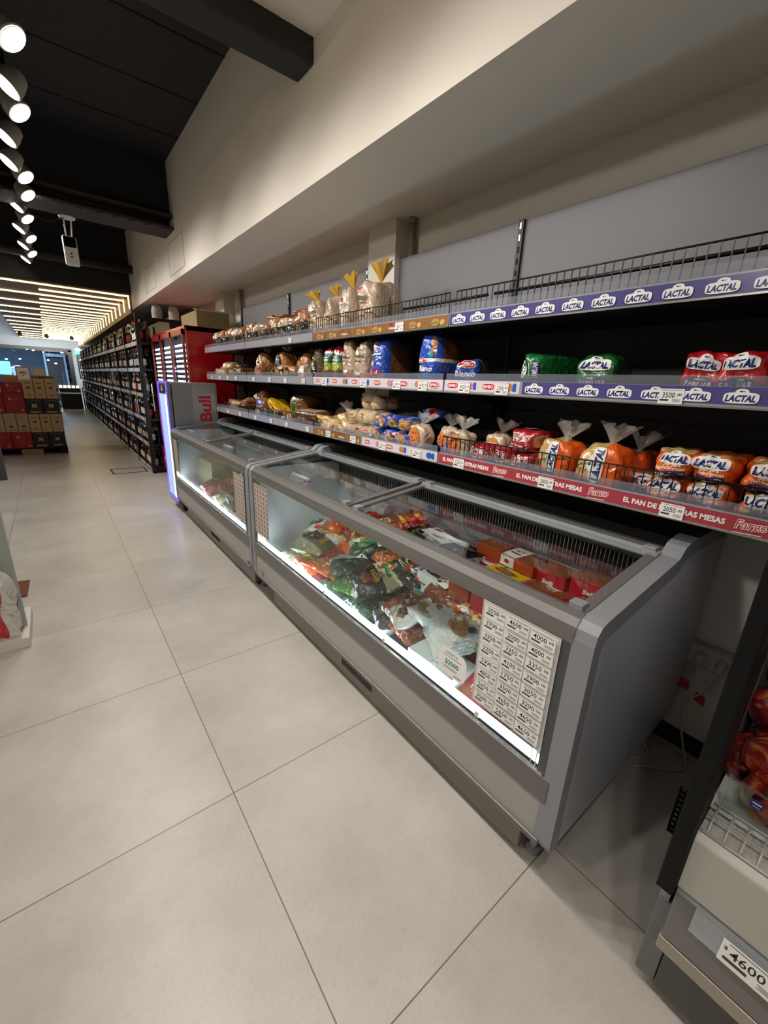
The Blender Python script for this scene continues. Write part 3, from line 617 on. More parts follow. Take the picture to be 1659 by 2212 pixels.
# --- four tall bags with golden ties
for i, (y, yaw, ty, hh, lb) in enumerate(((2.70, 14, -14, .23, 'leftmost of the four golden-tied bags of soft bread, slumped to the left'), (2.51, -8, -8, .235, 'second from left of the four golden-tied bags of soft bread, tie folded over'), (2.335, -4, -4, .25, 'third from left of the four golden-tied bags of soft bread'), (2.12, 2, -2, .265, 'rightmost and largest of the four golden-tied bags of soft bread'))):
    a = Art(); k = -1 if i == 0 else 0
    a.rect(-.03+k*.02, .085, .03, .016, RED, 2, 1); a.rect(-.03+k*.02, .068, .024, .007, RED, 1, 1); a.text('Artesano', -.005, .04, .095, BLACK, h=.03, bold=.01, shear=.1); a.micro(0, .016, .05, 2, BROWNP, .003)
    a2 = Art(); a2.text('Artesano', 0, 0, .1, BROWNP, rot=90); w_ = .135 if i < 3 else .165
    bread('bread_bag', lb, y, zt, w_, .18 if i < 3 else .26, hh, beige, None, [('F', a), ('R', a2)], (FGLD, (.085, .07, .095, .105)[i], (.05, .05, .055, .075)[i], ((-.05, 0), (-.02, -.01), (-.03, 0), (.01, 0))[i]), yaw=yaw, ty=ty, top=.93, wr=.006, p=3.9, n=14)
# --- middle shelf, far to near
zm = LV['mid'] + .006
def bun(mb, c, r, h, m, n=14): return mb.lathe([(.001, 0), (r*.8, .0), (r, h*.28), (r*.97, h*.5), (r*.8, h*.82), (r*.4, h*.98), (.001, h)], c, m, n=n)
def bun_pack(lab, y, z, w, d, h, m, cols, rows, x=None, yaw=0, name='bun_pack', arts=(), wrapm=None, tie=None, tx=0, ty=0, group=None, layers=1):
    SD[0] += 1; x = XS + .03 + d/2 if x is None else x
    e = empty(name, (x, y, z), lab, 'bread', group); e.rotation_euler = rot_of(yaw, tx, ty)
    r = min(w/cols, d/rows)/2*1.04
    for k in range(layers):
        for i in range(cols):
            for j in range(rows):
                bun(MB(), (-w/2+w*(i+.5)/cols, -d/2+d*(j+.5)/rows, .004+k*h/layers), r, h/layers*.96, m).build('bun', e)
    L_ = Loaf(w+.012, d+.012, h+.012, 4, 8, .006, SD[0]*1.7); L_.mesh(MB(), wrapm or flm2).build('wrapper', e)
    for f, a in arts: MB().art(a, L_.fn(f), eps=.0004, e0=.002).build('label', e)
    if tie: tie_mesh(MB(), tie[3], 0, h, tie[0], tie[1], tie[2], seed=SD[0]).build('bag_tie', e)
    return e
bun_pack('clear bag of small brown rolls at the far end of the middle shelf', 4.85, zm, .26, .2, .07, bunm, 3, 2)
bun_pack('clear bag of small rolls stacked on the far end rolls of the middle shelf', 4.62, zm+.07, .2, .18, .06, bunm, 2, 2, yaw=10)
bread('sliced_bread', 'short dark brown loaf lying beside the small rolls on the middle shelf', 4.28, zm, .22, .2, .09, brownb, None, [('F', A_lines(.2, .1, CREAM))])
def lab_oval(txt, m1, m2, w=.1, cy=.0):
    a = Art(); a.disc(0, cy, w*.5, w*.4, m1, p=3, rings=2); a.disc(0, cy, w*.3, w*.2, m2, rings=1); a.micro(0, cy+.005, w*.4, 2, CREAM if m1 is not CREAM else BLACK, .003); return a
bread('bread_bag', 'upright bag of brown bread with a maroon sticker, leftmost standing bag on the middle shelf', 3.74, zm, .165, .22, .20, toast, lambda f, u, v: (fbrownred if f == 'F' and -.45 < v < -.05 and u > .1 else None), [('F', lab_oval('', CREAM, BROWNP, .06, .03))], (flm, .05, .05, (0, 0)), top=.85, wr=.007)
bread('bread_bag', 'upright rounded loaf with a black oval label, behind the lying brown loaf', 3.34, zm, .2, .22, .205, toast, None, [('F', lab_oval('', fdark, fteal, .12, .03))], (flm, .04, .05, (0, 0)), top=.8, wr=.006, p=3)
bread('bread_bag', 'small upright brown loaf behind the lying loaf on the middle shelf', 3.12, zm, .11, .2, .18, toast, None, [], None, x=1.66, top=.8)
bread('bread_bag', 'upright clear bag of toast with a black and cream label beside the seeded loaf', 2.98, zm, .14, .2, .185, toast, lambda f, u, v: (fdark if f == 'F' and -.2 < v < .15 else fcream if f == 'F' and -.5 < v <= -.2 else None), [], (flm, .03, .04, (0, 0)), x=1.62, top=.85)
a = Art(); a.rect(-.04, 0, .07, .075, fdark, 3, 3); a.rect(-.04, -.01, .03, .03, YEL, 1, 1); a.micro(-.04, .03, .055, 2, CREAM, .004); a.rect(.07, 0, .045, .06, fdark, 2, 2); a.micro(.07, .01, .03, 3, CREAM, .003)
bread('sliced_bread', 'golden loaf lying lengthways with two black labels, front of the middle shelf', 3.20, zm, .30, .15, .1, toast, None, [('F', a)], None, p=4, wr=.005)
bread('bread_bag', 'small cream bag with a brown and white label beside the lying golden loaf', 2.93, zm, .11, .12, .105, beige, lambda f, u, v: (fbrownred if f == 'F' and -.5 < v < -.1 else fwhite if f == 'F' and -.1 <= v < .35 else None), [], None, top=.7)
a = Art(); a.disc(0, -.02, .045, .05, fdark, p=3, rings=2); a.text('CON', 0, .0, .05, CREAM); a.text('SEEDS', 0, -.025, .06, CREAM) if False else a.micro(0, -.02, .06, 3, CREAM, .005); a.rect(-.02, .06, .05, .03, WHITE, 2, 1, rot=20)
bread('bread_bag', 'dark seeded loaf with white scribble and black label, left of the green seed bags', 2.74, zm, .135, .2, .205, seedb, None, [('F', a)], None, top=.72, p=3.4, wr=.005)
for i, (y, lb) in enumerate(((2.555, 'left of the two green and olive seed bread bags with red tops'), (2.445, 'right of the two green and olive seed bread bags with red tops'))):
    a = Art(); a.rect(-.0, .035, .07, .004, CREAM, 3, 1); a.text('MIL SEMILLAS'[4:], .0, .018, .072, CREAM, h=.016, bold=.02); a.micro(0, .0, .05, 2, CREAM, .003); a.rect(-.02, -.055, .03, .018, RED, 1, 1)
    bread('bread_bag', lb, y, zm, .1, .16, .215, seedb, lambda f, u, v: (fcrim if f != 'D' and v > .78 or f == 'T' else fwhite if v > .62 and f in 'FLR' else fteal if v > -.05 and f in 'FLR' else folive if v > -.38 and f in 'FLR' else None), [('F', a)], None, top=.72, p=3.6, wr=.004, n=14)
for i, (y, lb) in enumerate(((2.315, 'white soft bread bag with orange foot and orange tie, left of the pair'), (2.16, 'white soft bread bag with orange foot and orange tie, next to the blue bag'))):
    a = Art(); a.rect(-.005, .055, .03, .014, RED, 1, 1); a.text('Artesano', 0, .025, .1, BLACK, shear=.1); a.micro(0, .0, .06, 2, BROWNP, .003)
    a.disc(.0, -.075, .03, .014, WHITE, rings=1, n=5)
    bread('bread_bag', lb, y, zm, .125, .18, .235, beige, lambda f, u, v: (forange if f in 'FLR' and v < -.72 else None), [('F', a)], (FORG, .035, .04, (0, 0)), top=.86, p=3.8, wr=.005, n=14)
a = Art(); bimbo(a, -.03, -.02, .055); a.rect(-.005, -.065, .1, .022, RED, 3, 1, rot=3); a.text('Lactal', .0, -.065, .06, WHITE, rot=3); a.rect(.0, .03, .09, .008, WHITE, 3, 1, rot=4)
bread('bread_bag', 'tall blue bread bag with an orange foot at the middle of the middle shelf', 1.99, zm, .14, .26, .235, fblue, lambda f, u, v: (forange if f in 'FL' and v < -.74 else brownb if f == 'R' and u > -.6 and abs(v) < .7 else toast if f == 'F' and u < -.35 and v > .1 else None), [('F', a)], (FBLU, .05, .05, (0, 0)), top=.9, n=14)
a = Art(); bimbo(a, -.03, -.01, .05); a.text('Blanco', .005, -.05, .1, WHITE, bold=.03, shear=.2); a.rect(.04, .02, .025, .03, TEAL, 1, 1)
bread('bread_bag', 'tall blue bag of white sliced bread standing alone beside a lying one', 1.58, zm, .15, .2, .235, fblue, lambda f, u, v: (fwhite if f in 'FLR' and abs(v+.05) < .05 else brownb if f == 'R' and u > -.4 and v > -.2 else toast if f == 'F' and v > .1 and u > .45 else None), [('F', a)], (FBLU, .05, .045, (-.02, 0)), top=.88, n=14, p=3.8)
a = Art(); bimbo(a, 0, .03, .07); a.text('Blanco', .0, -.01, .085, WHITE, bold=.03, shear=.2)
bread('sliced_bread', 'blue and white bag of sliced bread lying down, lone loaf beside the tall blue bag', 1.40, zm, .12, .34, .115, toast, lambda f, u, v: (fblue if f == 'F' or (f in 'TR' and (int((u if f == 'R' else v)*3+9) % 3 == 0)) else fwhite if f == 'F' and v < -.6 else None), [('F', a)], None, yaw=24, x=1.66, n=12)
bun_pack('clear film bag of rolls in shadow at the back of the middle shelf', 1.85, zm, .2, .14, .06, bunm, 2, 1, x=1.8)
# wide packs of the plaque brand
def plaque_art(w, h, m, sub, big, rot=0):
    a = Art(); s = 1
    if rot:
        L2 = Art(); lactal(L2, 0, .028, w*.62); L2.micro(0, -.004, w*.42, 1, CREAM, .003); L2.rect(0, -.032, w*.56, .026, NAVY, 3, 1); L2.text(big, 0, -.032, w*.52, WHITE, h=.018, bold=.02)
        for vs, fs, mm, l in L2.p: a.p.append(([(-y*1.1-.005, x*.85) for x, y in vs], fs, mm, l))
        return a
    lactal(a, -w*.02, h*.16, w*.74); a.text(sub, 0, -h*.10, w*.4, CREAM, bold=.0, shear=.1)
    a.rect(0, -h*.27, w*.66, h*.17, NAVY, 4, 1); a.rect(0, -h*.16, w*.34, h*.07, NAVY, 2, 1); a.text('TAMAÑO', 0, -h*.165, w*.28, WHITE); a.text(big, 0, -h*.275, w*.6, WHITE, h=h*.12, bold=.02); return a
bread('sliced_bread', 'green family-size loaf with its lettering turned sideways, left of the two green loaves', .965, zm, .115, .28, .125, fgreen, None, [('F', plaque_art(.125, .12, 0, '', 'FAMILIAR', 1))], None, yaw=-10, ty=5, n=14, p=5)
bread('sliced_bread', 'green family-size loaf with upright lettering, right of the two green loaves', .765, zm, .15, .30, .118, fgreen, None, [('F', plaque_art(.14, .13, 0, 'pan con salvado', 'FAMILIAR'))], None, yaw=12, n=14, top=.92)
for i, y in enumerate((.445, .325, .20)):
    bread('sliced_bread', f'red family-size loaf, {ORD[i]} from left in the middle shelf row of red loaves', y, zm, .118, .3, .115, fred, None, [('F', plaque_art(.115, .125, 0, 'pan de mesa', 'FAMILIAR'))], None, yaw=[6, -4, 3][i], ty=[6, -3, 0][i], n=14, p=5.5, wr=.003, top=.93)
# --- bottom shelf, far to near
zb = LV['bot'] + .006
F1 = 1.46
bread('sliced_bread', 'brown loaf bag lying on the far heap of the bottom shelf', 3.98, zb+.10, .16, .22, .11, toast, lambda f, u, v: (fwhite if f == 'F' and u < -.2 and v > -.3 else None), [('F', lab_oval('', fdark, CREAM, .05))], None, x=1.68, ty=-18, yaw=15)
bread('sliced_bread', 'loaf with brown and white label leaning on the far heap of the bottom shelf', 4.25, zb+.04, .22, .16, .08, toast, lambda f, u, v: (fbrownred if f == 'F' and abs(u) < .3 else fwhite if f == 'F' and u < -.3 else None), [], None, x=1.6, ty=-28)
bun_pack('bag of seeded rolls at the very end of the bottom shelf behind the wire fence', 4.52, zb, .26, .16, .09, bunm, 3, 1)
bread('sliced_bread', 'dark patterned loaf upright behind the far wire fence of the bottom shelf', 4.22, zb, .2, .2, .085, brownb, lambda f, u, v: (fdark if f == 'F' and abs(u) < .3 else None))
bread('bread_bag', 'violet and white bread bag beside the yellow bag on the bottom shelf', 3.78, zb+.02, .17, .2, .14, toast, lambda f, u, v: (fviolet if f == 'F' and v > .0 else fwhite if f == 'F' and v > -.3 else None), [], None, top=.85)
bread('bread_bag', 'shiny yellow bread bag tilted on the bottom shelf', 3.52, zb+.06, .24, .16, .07, fyellow, lambda f, u, v: (fdark if f == 'F' and abs(v) < .25 and abs(u) < .6 else None), [], None, ty=28, x=1.58)
bread('sliced_bread', 'square brown wholegrain loaf standing on end with a green label, bottom shelf', 3.17, zb+.05, .17, .3, .155, toast, lambda f, u, v: (brownb if f == 'F' and u > .0 else fgreen if f == 'F' and -.55 < u < -.25 else fwhite if f == 'F' and -.7 < u <= -.55 else None), [], None, yaw=22, ty=8, x=1.68, p=7)
for i, (y, m) in enumerate(((3.78, fcream), (3.62, fsky), (3.46, fteal), (3.3, fdark), (3.12, fcream))):
    bread('bread_bag', ['cream bag', 'sky blue bag', 'teal striped bag', 'black-labelled bag', 'cream and brown bag'][i] + ' of bread standing low behind the wire fence of the bottom shelf', y, zb, .15, .1, .075, toast, lambda f, u, v, m=m: (m if f == 'F' and abs(u) < .6 else None))
bread('sliced_bread', 'flat dark rye loaf in clear film behind the near end of the far wire fence', 2.9, zb, .3, .24, .115, brownb, lambda f, u, v: (beige if f == 'T' else None), [('F', A_lines(.2, .1, CREAM))], None, yaw=6)
bread('bread_bag', 'folded pale bread bag at the start of the pale bun packs on the bottom shelf', 2.60, zb, .24, .2, .085, paleb, None, [], None, top=.85, wr=.008)
bread('bread_bag', 'pale peaked bag of long rolls left of the stacked pale bun packs', 2.38, zb, .17, .22, .125, paleb, None, [], (flm, .08, .06, (-.04, 0)), top=.6, wr=.01, ty=-10)
def art_pale(w):
    a = Art(); a.rect(0, .01, w*.16, .012, RED, 1, 1); a.text('Artesano', 0, -.006, w*.5, BROWNP, shear=.1); return a
bun_pack('pale bun pack at the base of the pale stack, nearest the red cooler', 2.27, zb, .13, .2, .065, bunp, 2, 2, arts=[('F', art_pale(.13))])
bun_pack('pale bun pack lower middle of the pale stack', 2.16, zb, .12, .2, .07, bunp, 2, 2, arts=[('F', art_pale(.12))], yaw=4)
bun_pack('pale bun pack at the base of the pale stack, touching the blue packs', 2.04, zb, .12, .2, .075, bunp, 2, 2, arts=[('F', art_pale(.12))], yaw=-5)
bun_pack('pale bun pack leaning in the second layer of the pale stack, left side', 2.22, zb+.075, .15, .2, .085, bunp, 2, 2, yaw=12, ty=-6, arts=[('F', art_pale(.13))])
bun_pack('pale bun pack in the second layer of the pale stack, right side', 2.08, zb+.085, .13, .2, .08, bunp, 2, 2, arts=[('F', art_pale(.12))])
bun_pack('pale bun pack topmost of the pale stack', 2.11, zb+.175, .19, .2, .075, bunp, 2, 2, x=1.62, arts=[('F', art_pale(.15))], tie=(flm, .06, .07, -.09))
bun_pack('pale buns in clear film lying at the back behind the pale stack', 1.9, zb+.07, .2, .14, .08, bunp, 2, 1, x=1.72)
bread('bread_bag', 'peaked greyish film bag of bread at the back, behind the pale stack', 2.72, zb, .22, .2, .15, brownb, None, [], (flm, .03, .03, (0, 0)), x=1.76, top=.45)
BL = [(1.975, 0, 'lower left'), (1.855, 0, 'lower middle'), (1.745, 0, 'lower right'), (1.93, 1, 'upper left'), (1.82, 1, 'upper middle'), (1.71, 1, 'upper right')]
for y, k, nm in BL:
    a = Art(); a.disc(.01, .0, .034, .026, BRD, rings=2); a.disc(.01, -.004, .035, .006, LGRN, rings=1); bimbo(a, -.025, .022, .03)
    bread('burger_bun_pack', f'blue burger bun pack showing a bun, {nm} of the six stacked blue packs', y, zb+k*.08, .105, .2, .077, fblue, lambda f, u, v: (paleb if f == 'R' and u < -.2 and abs(v) < .6 else paleb if f == 'T' and abs(u) < .5 else None), [('F', a)], None, yaw=3, wr=.004)
bread('burger_bun_pack', 'crumpled red and blue knotted bag lying on top of the blue bun packs', 1.62, zb+.155, .13, .2, .05, fblue, lambda f, u, v: (fred if f in 'FT' and u > .1 else fwhite if f in 'FT' and abs(u) < .12 else None), [], None, x=1.66)
def pizza(a, r):
    a.disc(0, 0, r, r, BRD, rings=3, n=24); a.disc(0, 0, r*.86, r*.86, mat('sauce_print', '#b5401e', rough=.4, noise=1, nscale=70, col2='#e0a050'), rings=3, n=24)
    for i in range(6): a.disc(r*.5*cos(i), r*.5*sin(i*1.1), r*.13, r*.13, RED, rings=1, n=8); a.l -= 1
for i, (y, w, lb, x) in enumerate(((1.62, .14, 'pizza base pack with blue foot, left of the two front pizza packs', None), (1.49, .10, 'pizza base pack tucked behind the left front pizza pack', 1.60), (1.34, .155, 'pizza base pack with dark lettering arc, right of the two front pizza packs', None), (1.19, .12, 'pizza base pack standing in shadow behind the right front pack', 1.62))):
    a = Art(); pizza(a, w*.36); a.disc(w*.12, -.035, .012, .009, RED, rings=1)
    if i == 2: a.text('PREPIZZAS', -.01, .052, .08, NAVY, rot=4, bold=.02)
    a.rect(-w*.33, -.03, w*.2, .05, fblue, 2, 2, rot=20)
    bread('pizza_base_pack', lb, y, zb, w, .09, .128, beige, lambda f, u, v: (fblue if f == 'F' and v < -.35 and u < .3 else None), [('F', a)], (flm, .06, .06, (.03, 0)), x=x, ty=4, yaw=-8, p=4.2, top=.93, wr=.003, n=14)
# red packs
def fargo_art(w, small=False):
    a = Art(); fargo(a, 0, .01, w*.72)
    if not small: a.text('PAN PARA', 0, -.018, w*.34, WHITE); a.text('PANCHOS', 0, -.03, w*.55, WHITE)
    return a
for y, k, w, lb, x in ((1.19, 0, .11, 'small red bun pack, leftmost of the four red packs', None), (1.07, 0, .11, 'small red bun pack, second from left in the lower row of red packs', None), (.955, 0, .11, 'small red bun pack right under the large red pack', None), (.975, 1, .125, 'large red bun pack with cream panel stacked on top of a red pack', None)):
    a = fargo_art(w); t = Art(); t.rect(0, 0, w*.6, .07, CREAM, 2, 2)
    bread('hotdog_bun_pack', lb, y, zb+.082*k, w, .2, .08 if not k else .085, fcrim, lambda f, u, v: (paleb if f == 'R' and u < -.1 and abs(v) < .55 else None), [('F', a), ('T', t)], None, yaw=-4, wr=.003)
def orange(lab, y, z, w, d, h, style, x=None, yaw=0, ty=0, tie=False):
    if style == 'side':
        a = Art(); L2 = Art(); lactal(L2, 0, 0, w*.85)
        for vs, fs, mm, l in L2.p: a.p.append(([(.005-yy*.9, xx*.95+.01) for xx, yy in vs], fs, mm, l))
        a.rect(w*.32, .035, .006, .003, DGREY, 1, 1); a.rect(w*.26, .035, .006, .003, DGREY, 1, 1); a.rect(-.02, -h*.42, w*.5, .015, NAVY, 3, 1)
        zone = lambda f, u, v: (paleb if (f == 'F' and u < -.2 and v > -.6) or (f in 'LT' and u < .2) else None)
    else:
        a = Art(); lactal(a, -.0, h*.2, w*.8); a.text('pan para', 0, -h*.04, w*.42, CREAM); a.text('hamburguesas', 0, -h*.15, w*.66, CREAM); a.rect(0, -h*.32, w*.72, h*.15, NAVY, 4, 1); a.text('4 UNIDADES', 0, -h*.32, w*.62, WHITE, h=h*.09, bold=.02)
        zone = lambda f, u, v: (paleb if (f == 'T' and v < -.3) else None)
    return bread('burger_bun_pack', lab, y, z, w, d, h, forange, zone, [('F', a)], (flm, .07, .06, (.02, 0)) if tie else None, x=x, yaw=yaw, ty=ty, p=4.6, wr=.0035, n=14, top=.93)
orange('orange burger bun bag with sideways lettering, left of the pair standing on their ends', .835, zb, .15, .14, .145, 'side', yaw=-8, ty=4, tie=True)
orange('orange burger bun bag with sideways lettering, right of the pair standing on their ends', .665, zb, .165, .14, .15, 'side', yaw=-4, ty=3, tie=True)
orange('orange bun bag in shadow behind the pair standing on their ends', .62, zb, .12, .2, .125, 'side', x=1.70, tie=True)
orange('orange burger bun pack lying far back in shadow near the middle of the red-bannered shelf', .55, zb, .11, .2, .06, 'front', x=1.68)
for nm, y, k, yaw in (('lower', .452, 0, 2), ('lower', .335, 0, -2), ('lower', .215, 0, 5), ('upper', .45, 1, 6), ('upper', .338, 1, -3), ('upper', .225, 1, 10)):
    i = {0.452: 0, .335: 1, .215: 2, .45: 0, .338: 1, .225: 2}[y]
    orange(f'orange four-bun pack, {ORD[i]} from left in the {nm} row of stacked orange packs', y, zb+k*.08, .112, .2, .078 if not k else .084, 'front', yaw=yaw)
# ------------------------------------------------------------------ frozen goods in the near freezer
def fbag(lab, x, y, z, l, w, t, main, zone=None, art=None, yaw=0, tx=0, ty=0, wr=.004, lumps=.006, name='frozen_food_bag', group=None, cat='frozen food', deco=True):
    x = max(x, .985 + (w*cos(radians(yaw)) + l*abs(sin(radians(yaw))))/2)
    SD[0] += 1; rs = random.Random(SD[0]*13); B_ = Bag(l, w, t, SD[0]*2.1, wr*1.5, lumps); mb = B_.mesh(MB(), main, zone, 24, 18)
    o = mb.build(name, loc=(x, y, z), rot=rot_of(yaw, tx, ty)); tag(o, lab, cat, group)
    if deco:                       # printed panels of the pouch: colour bands, picture spots, fine print
        d_ = Art(); pal = [WHITE, RED, YEL, GRN, CREAM, ORG, BLACK, BRD, LGRN, MEAT]
        d_.rect(rs.uniform(-.2, .2)*l, rs.choice([-.32, .32])*w, l*.6, w*.1, rs.choice(pal), 6, 2, rot=rs.uniform(-12, 12))
        for q in range(3): d_.rect(rs.uniform(-.36, .36)*l, rs.uniform(-.32, .32)*w, l*rs.uniform(.08, .2), w*rs.uniform(.06, .2), rs.choice(pal), 3, 3, rot=rs.uniform(-60, 60))
        for q in range(2): d_.disc(rs.uniform(-.34, .34)*l, rs.uniform(-.3, .3)*w, l*rs.uniform(.04, .09), w*rs.uniform(.05, .1), rs.choice([BRD, MEAT, LGRN, RED]), rings=2)
        d_.micro(rs.uniform(-.2, .2)*l, rs.uniform(-.2, .3)*w, l*.2, 3, rs.choice([WHITE, DGREY]), w*.012)
        if art:
            for vs, fs, m, q in art.p: d_.p.append((vs, fs, m, q+d_.l+1))
        art = d_
    if art: MB().art(art, B_.fn(), eps=.0003, e0=.0016).build('label', o)
    return o
def fbox(lab, x, y, z, l, w, h, side, top=None, tart=None, fart=None, yaw=0, tx=0, ty=0, name='frozen_food_box', group=None, rart=None, cat='frozen food'):
    mb = MB().box(-l/2, -w/2, 0, l/2, w/2, h, side)
    o = mb.build(name, loc=(x, y, z), rot=rot_of(yaw, tx, ty), bevel=.0025); tag(o, lab, cat, group)
    mb = MB()
    if top: a = Art(); a.rect(0, 0, l*.985, w*.985, top); mb.art(a, lambda u, v, e: (u, v, h+e), e0=.0004)
    if tart: mb.art(tart, lambda u, v, e: (u, v, h+e), eps=.0002, e0=.0008)
    if fart: mb.art(fart, lambda u, v, e: (u, -w/2-e, v+h/2), eps=.0002, e0=.0005)
    if rart: mb.art(rart, lambda u, v, e: (l/2+e, u, v+h/2), eps=.0002, e0=.0005)
    if mb.v: mb.build('label', o)
    return o
bxw = mat('white_card', '#d9dcda', rough=.45); bxr = mat('red_card', '#b8232a', rough=.35, coat=.3); bxo = mat('orange_card', '#b04a1e', rough=.4); bxy = mat('yellow_card', '#e2b018', rough=.4); bxk = mat('black_card', '#17181a', rough=.4); bxm = mat('magenta_card', '#b0283c', rough=.4)
vegf = P('vegetable_film', '#a8a468', noise=1, nscale=40, col2='#d8cf9a', bump=.5); meatf = P('meat_film', '#6a2a1c', noise=1, nscale=30, col2='#8e4a30', bump=.5); clearf = P('frosty_film', '#b8b39a', noise=1, nscale=22, col2='#8f8a66', bump=.5)
nutf = P('breaded_film', '#c07a3a', noise=1, nscale=40, col2='#a35a24', bump=.5); greenv = P('greens_film', '#4f7a2c', noise=1, nscale=35, col2='#233f16', bump=.5); redv = P('peppers_film', '#a82a18', noise=1, nscale=30, col2='#cf7a30', bump=.5)
def seals(a, x, y, n, r=.012, v=False):       # black octagonal warning seals
    for i in range(n):
        cx, cy = (x, y-i*r*2.3) if v else (x+i*r*2.3, y)
        a.disc(cx, cy, r, r, BLACK, rings=1, n=8); a.l -= 1
    for i in range(n):
        cx, cy = (x, y-i*r*2.3) if v else (x+i*r*2.3, y)
        a.rect(cx, cy+r*.2, r*1.1, r*.18, WHITE); a.l -= 1; a.rect(cx, cy-r*.25, r*1.1, r*.18, WHITE); a.l -= 1
    a.l += 1; return a
def paty(a, x, y, w, m=RED): a.text('PATY', x, y, w, m, h=w*.5, bold=.06, shear=.15, rot=6); return a
def swift(a, x, y, w, m=WHITE, bg=None):
    if bg: a.disc(x, y, w*.62, w*.32, bg, p=3, rings=2)
    a.text('Swift', x, y, w, m, bold=.05, shear=.15); return a
# lower layers visible through the front glass, left pile
lowc = [(fbrownred, 'dark red frozen food bag'), (forange, 'orange-red frozen food bag'), (fforest, 'dark green frozen food bag'), (clearf, 'frosty pale frozen food bag'), (fdark, 'black frozen food bag'), (meatf, 'brown meat bag')]
LOW = [(1.15, 2.26, 0, 3), (1.14, 2.05, 0, 0), (1.14, 1.83, 0, 0), (1.15, 1.60, 0, 3), (1.14, 1.40, 0, 2), (1.15, 1.22, 0, 4), (1.14, 2.10, 1, 1), (1.15, 1.86, 1, 0), (1.15, 1.62, 1, 2), (1.14, 1.42, 1, 4), (1.15, 2.2, 2, 3), (1.14, 1.95, 2, 0), (1.14, 1.7, 2, 2), (1.15, 1.48, 2, 4)]
pos = ['at the bottom', 'in the second layer', 'in the third layer']
for n, (x, y, k, ci) in enumerate(LOW):
    m, nm = lowc[ci]; col = ['by the far end', 'left of centre', 'under its middle', 'right of middle', 'beside the boxes', 'at the boxes'][min(5, int((2.3-y)/.19))]
    a = Art(); a.rect(-.03, -.03, .1, .03, [ORG, WHITE, GRN, CREAM, GREY, RED][ci], 3, 2, rot=8); a.micro(.04, .02, .06, 2, CREAM, .005)
    fbag(f'{nm} {pos[k]} of the pile, {col}', x, y, .262+k*.062, .22, .3, .068, m, None, a, yaw=(n*37) % 17-8, ty=(n*23) % 9-4)
for n, (x, y) in enumerate(((1.42, 2.1), (1.42, 1.85), (1.42, 1.6), (1.42, 1.36))):
    for k in range(4): fbag('frozen food bag in the lower rear of the freezer under the visible bags', x, y, .262+k*.075, .23, .26, .078, lowc[(n+k) % 6][0], group='hidden rear bags', lumps=.003, deco=False)
a = Art(); a.disc(.0, .0, .06, .045, BROWNP, rings=3, n=24); a.text('PATY', 0, .006, .07, YEL, bold=.05, rot=6); a.rect(.0, -.022, .06, .012, WHITE, 2, 1); a.rect(-.09, .0, .04, .03, GRN, 2, 2, rot=30); a.rect(.1, -.03, .03, .06, YEL, 2, 2)
fbag('frosty white bag with a maroon oval logo, on top of the left pile', 1.13, 2.03, .50, .28, .24, .1, clearf, lambda u, v: (fwhite if v > .1 and u > -.4 else None), a, yaw=14, tx=8, ty=-6)
a = Art(); a.rect(-.09, .02, .05, .05, GRN, 2, 2); a.rect(-.04, .04, .05, .035, PURP, 2, 2); a.rect(.0, -.02, .06, .04, RED, 2, 2, rot=20)
fbag('white and orange bag standing up at the back of the left pile', 1.28, 2.20, .52, .26, .2, .08, nutf, lambda u, v: (fwhite if u < .0 else forange if u > .45 or v > .5 else None), a, yaw=22, tx=24, ty=-6)
fbag('dark maroon bag behind the orange bag of the left pile', 1.42, 2.02, .53, .22, .2, .08, fbrownred, lambda u, v: (meatf if v < 0 else None), None, yaw=-10, tx=15)
a = Art(); a.text('Grill', .0, .0, .08, WHITE, rot=10); a.rect(-.09, .01, .04, .05, WHITE, 2, 2)
fbag('orange breaded chicken bag lying under the maroon oval bag', 1.20, 1.92, .50, .26, .2, .075, forange, lambda u, v: (nutf if abs(u) < .4 and v < .1 else None), a, yaw=-14, tx=10)
a = Art(); a.rect(-.05, .02, .1, .03, WHITE, 3, 1, rot=12); a.rect(.05, -.02, .09, .03, RED, 3, 1, rot=-14); a.rect(.02, .03, .05, .02, YEL, 2, 1); a.text('Grill', .06, -.02, .05, WHITE, rot=-14)
fbag('orange, white and red bag in front on the left pile', 1.07, 1.88, .455, .3, .19, .075, forange, lambda u, v: (fwhite if -.7 < u < -.2 and v > 0 else redv if v < -.4 else None), a, yaw=8, tx=6)
a = Art(); a.rect(-.05, .0, .07, .05, WHITE, 2, 2); a.rect(-.065, .0, .03, .03, DGREY, 1, 1); a.text('2', .04, .0, .03, CREAM, bold=.05)
fbag('orange-red bag with barcode patch low in front of the left pile', 1.06, 2.0, .405, .26, .17, .07, redv, lambda u, v: (forange if u > .2 or v < -.5 else None), a, yaw=-6, tx=5)
a = Art(); a.rect(-.04, .0, .04, .08, YEL, 2, 2, rot=20); a.rect(.05, .0, .06, .1, GRN, 3, 3, rot=10); a.rect(.0, -.05, .05, .03, WHITE, 2, 1)
fbag('yellow, white and green vegetable bag under the glass rail', 1.30, 1.76, .55, .22, .22, .075, vegf, lambda u, v: (fyellow if -.35 < u < 0 and v > 0 else fforest if u > .2 else None), a, yaw=-32, tx=10)
a = Art(); a.rect(-.01, .0, .05, .13, WHITE, 2, 4, rot=-22); a.text('Espinaca', .055, .0, .09, CREAM, rot=60)
fbag('white and dark green bag lying across the middle of the pile', 1.15, 1.70, .50, .22, .24, .07, fforest, lambda u, v: (fwhite if u < -.35 else None), a, yaw=-24, tx=6)
fbag('bag of red peppers beside the dark green bags', 1.35, 1.60, .545, .18, .22, .065, redv, lambda u, v: (fforest if u < -.5 else None), None, yaw=-10, tx=8)
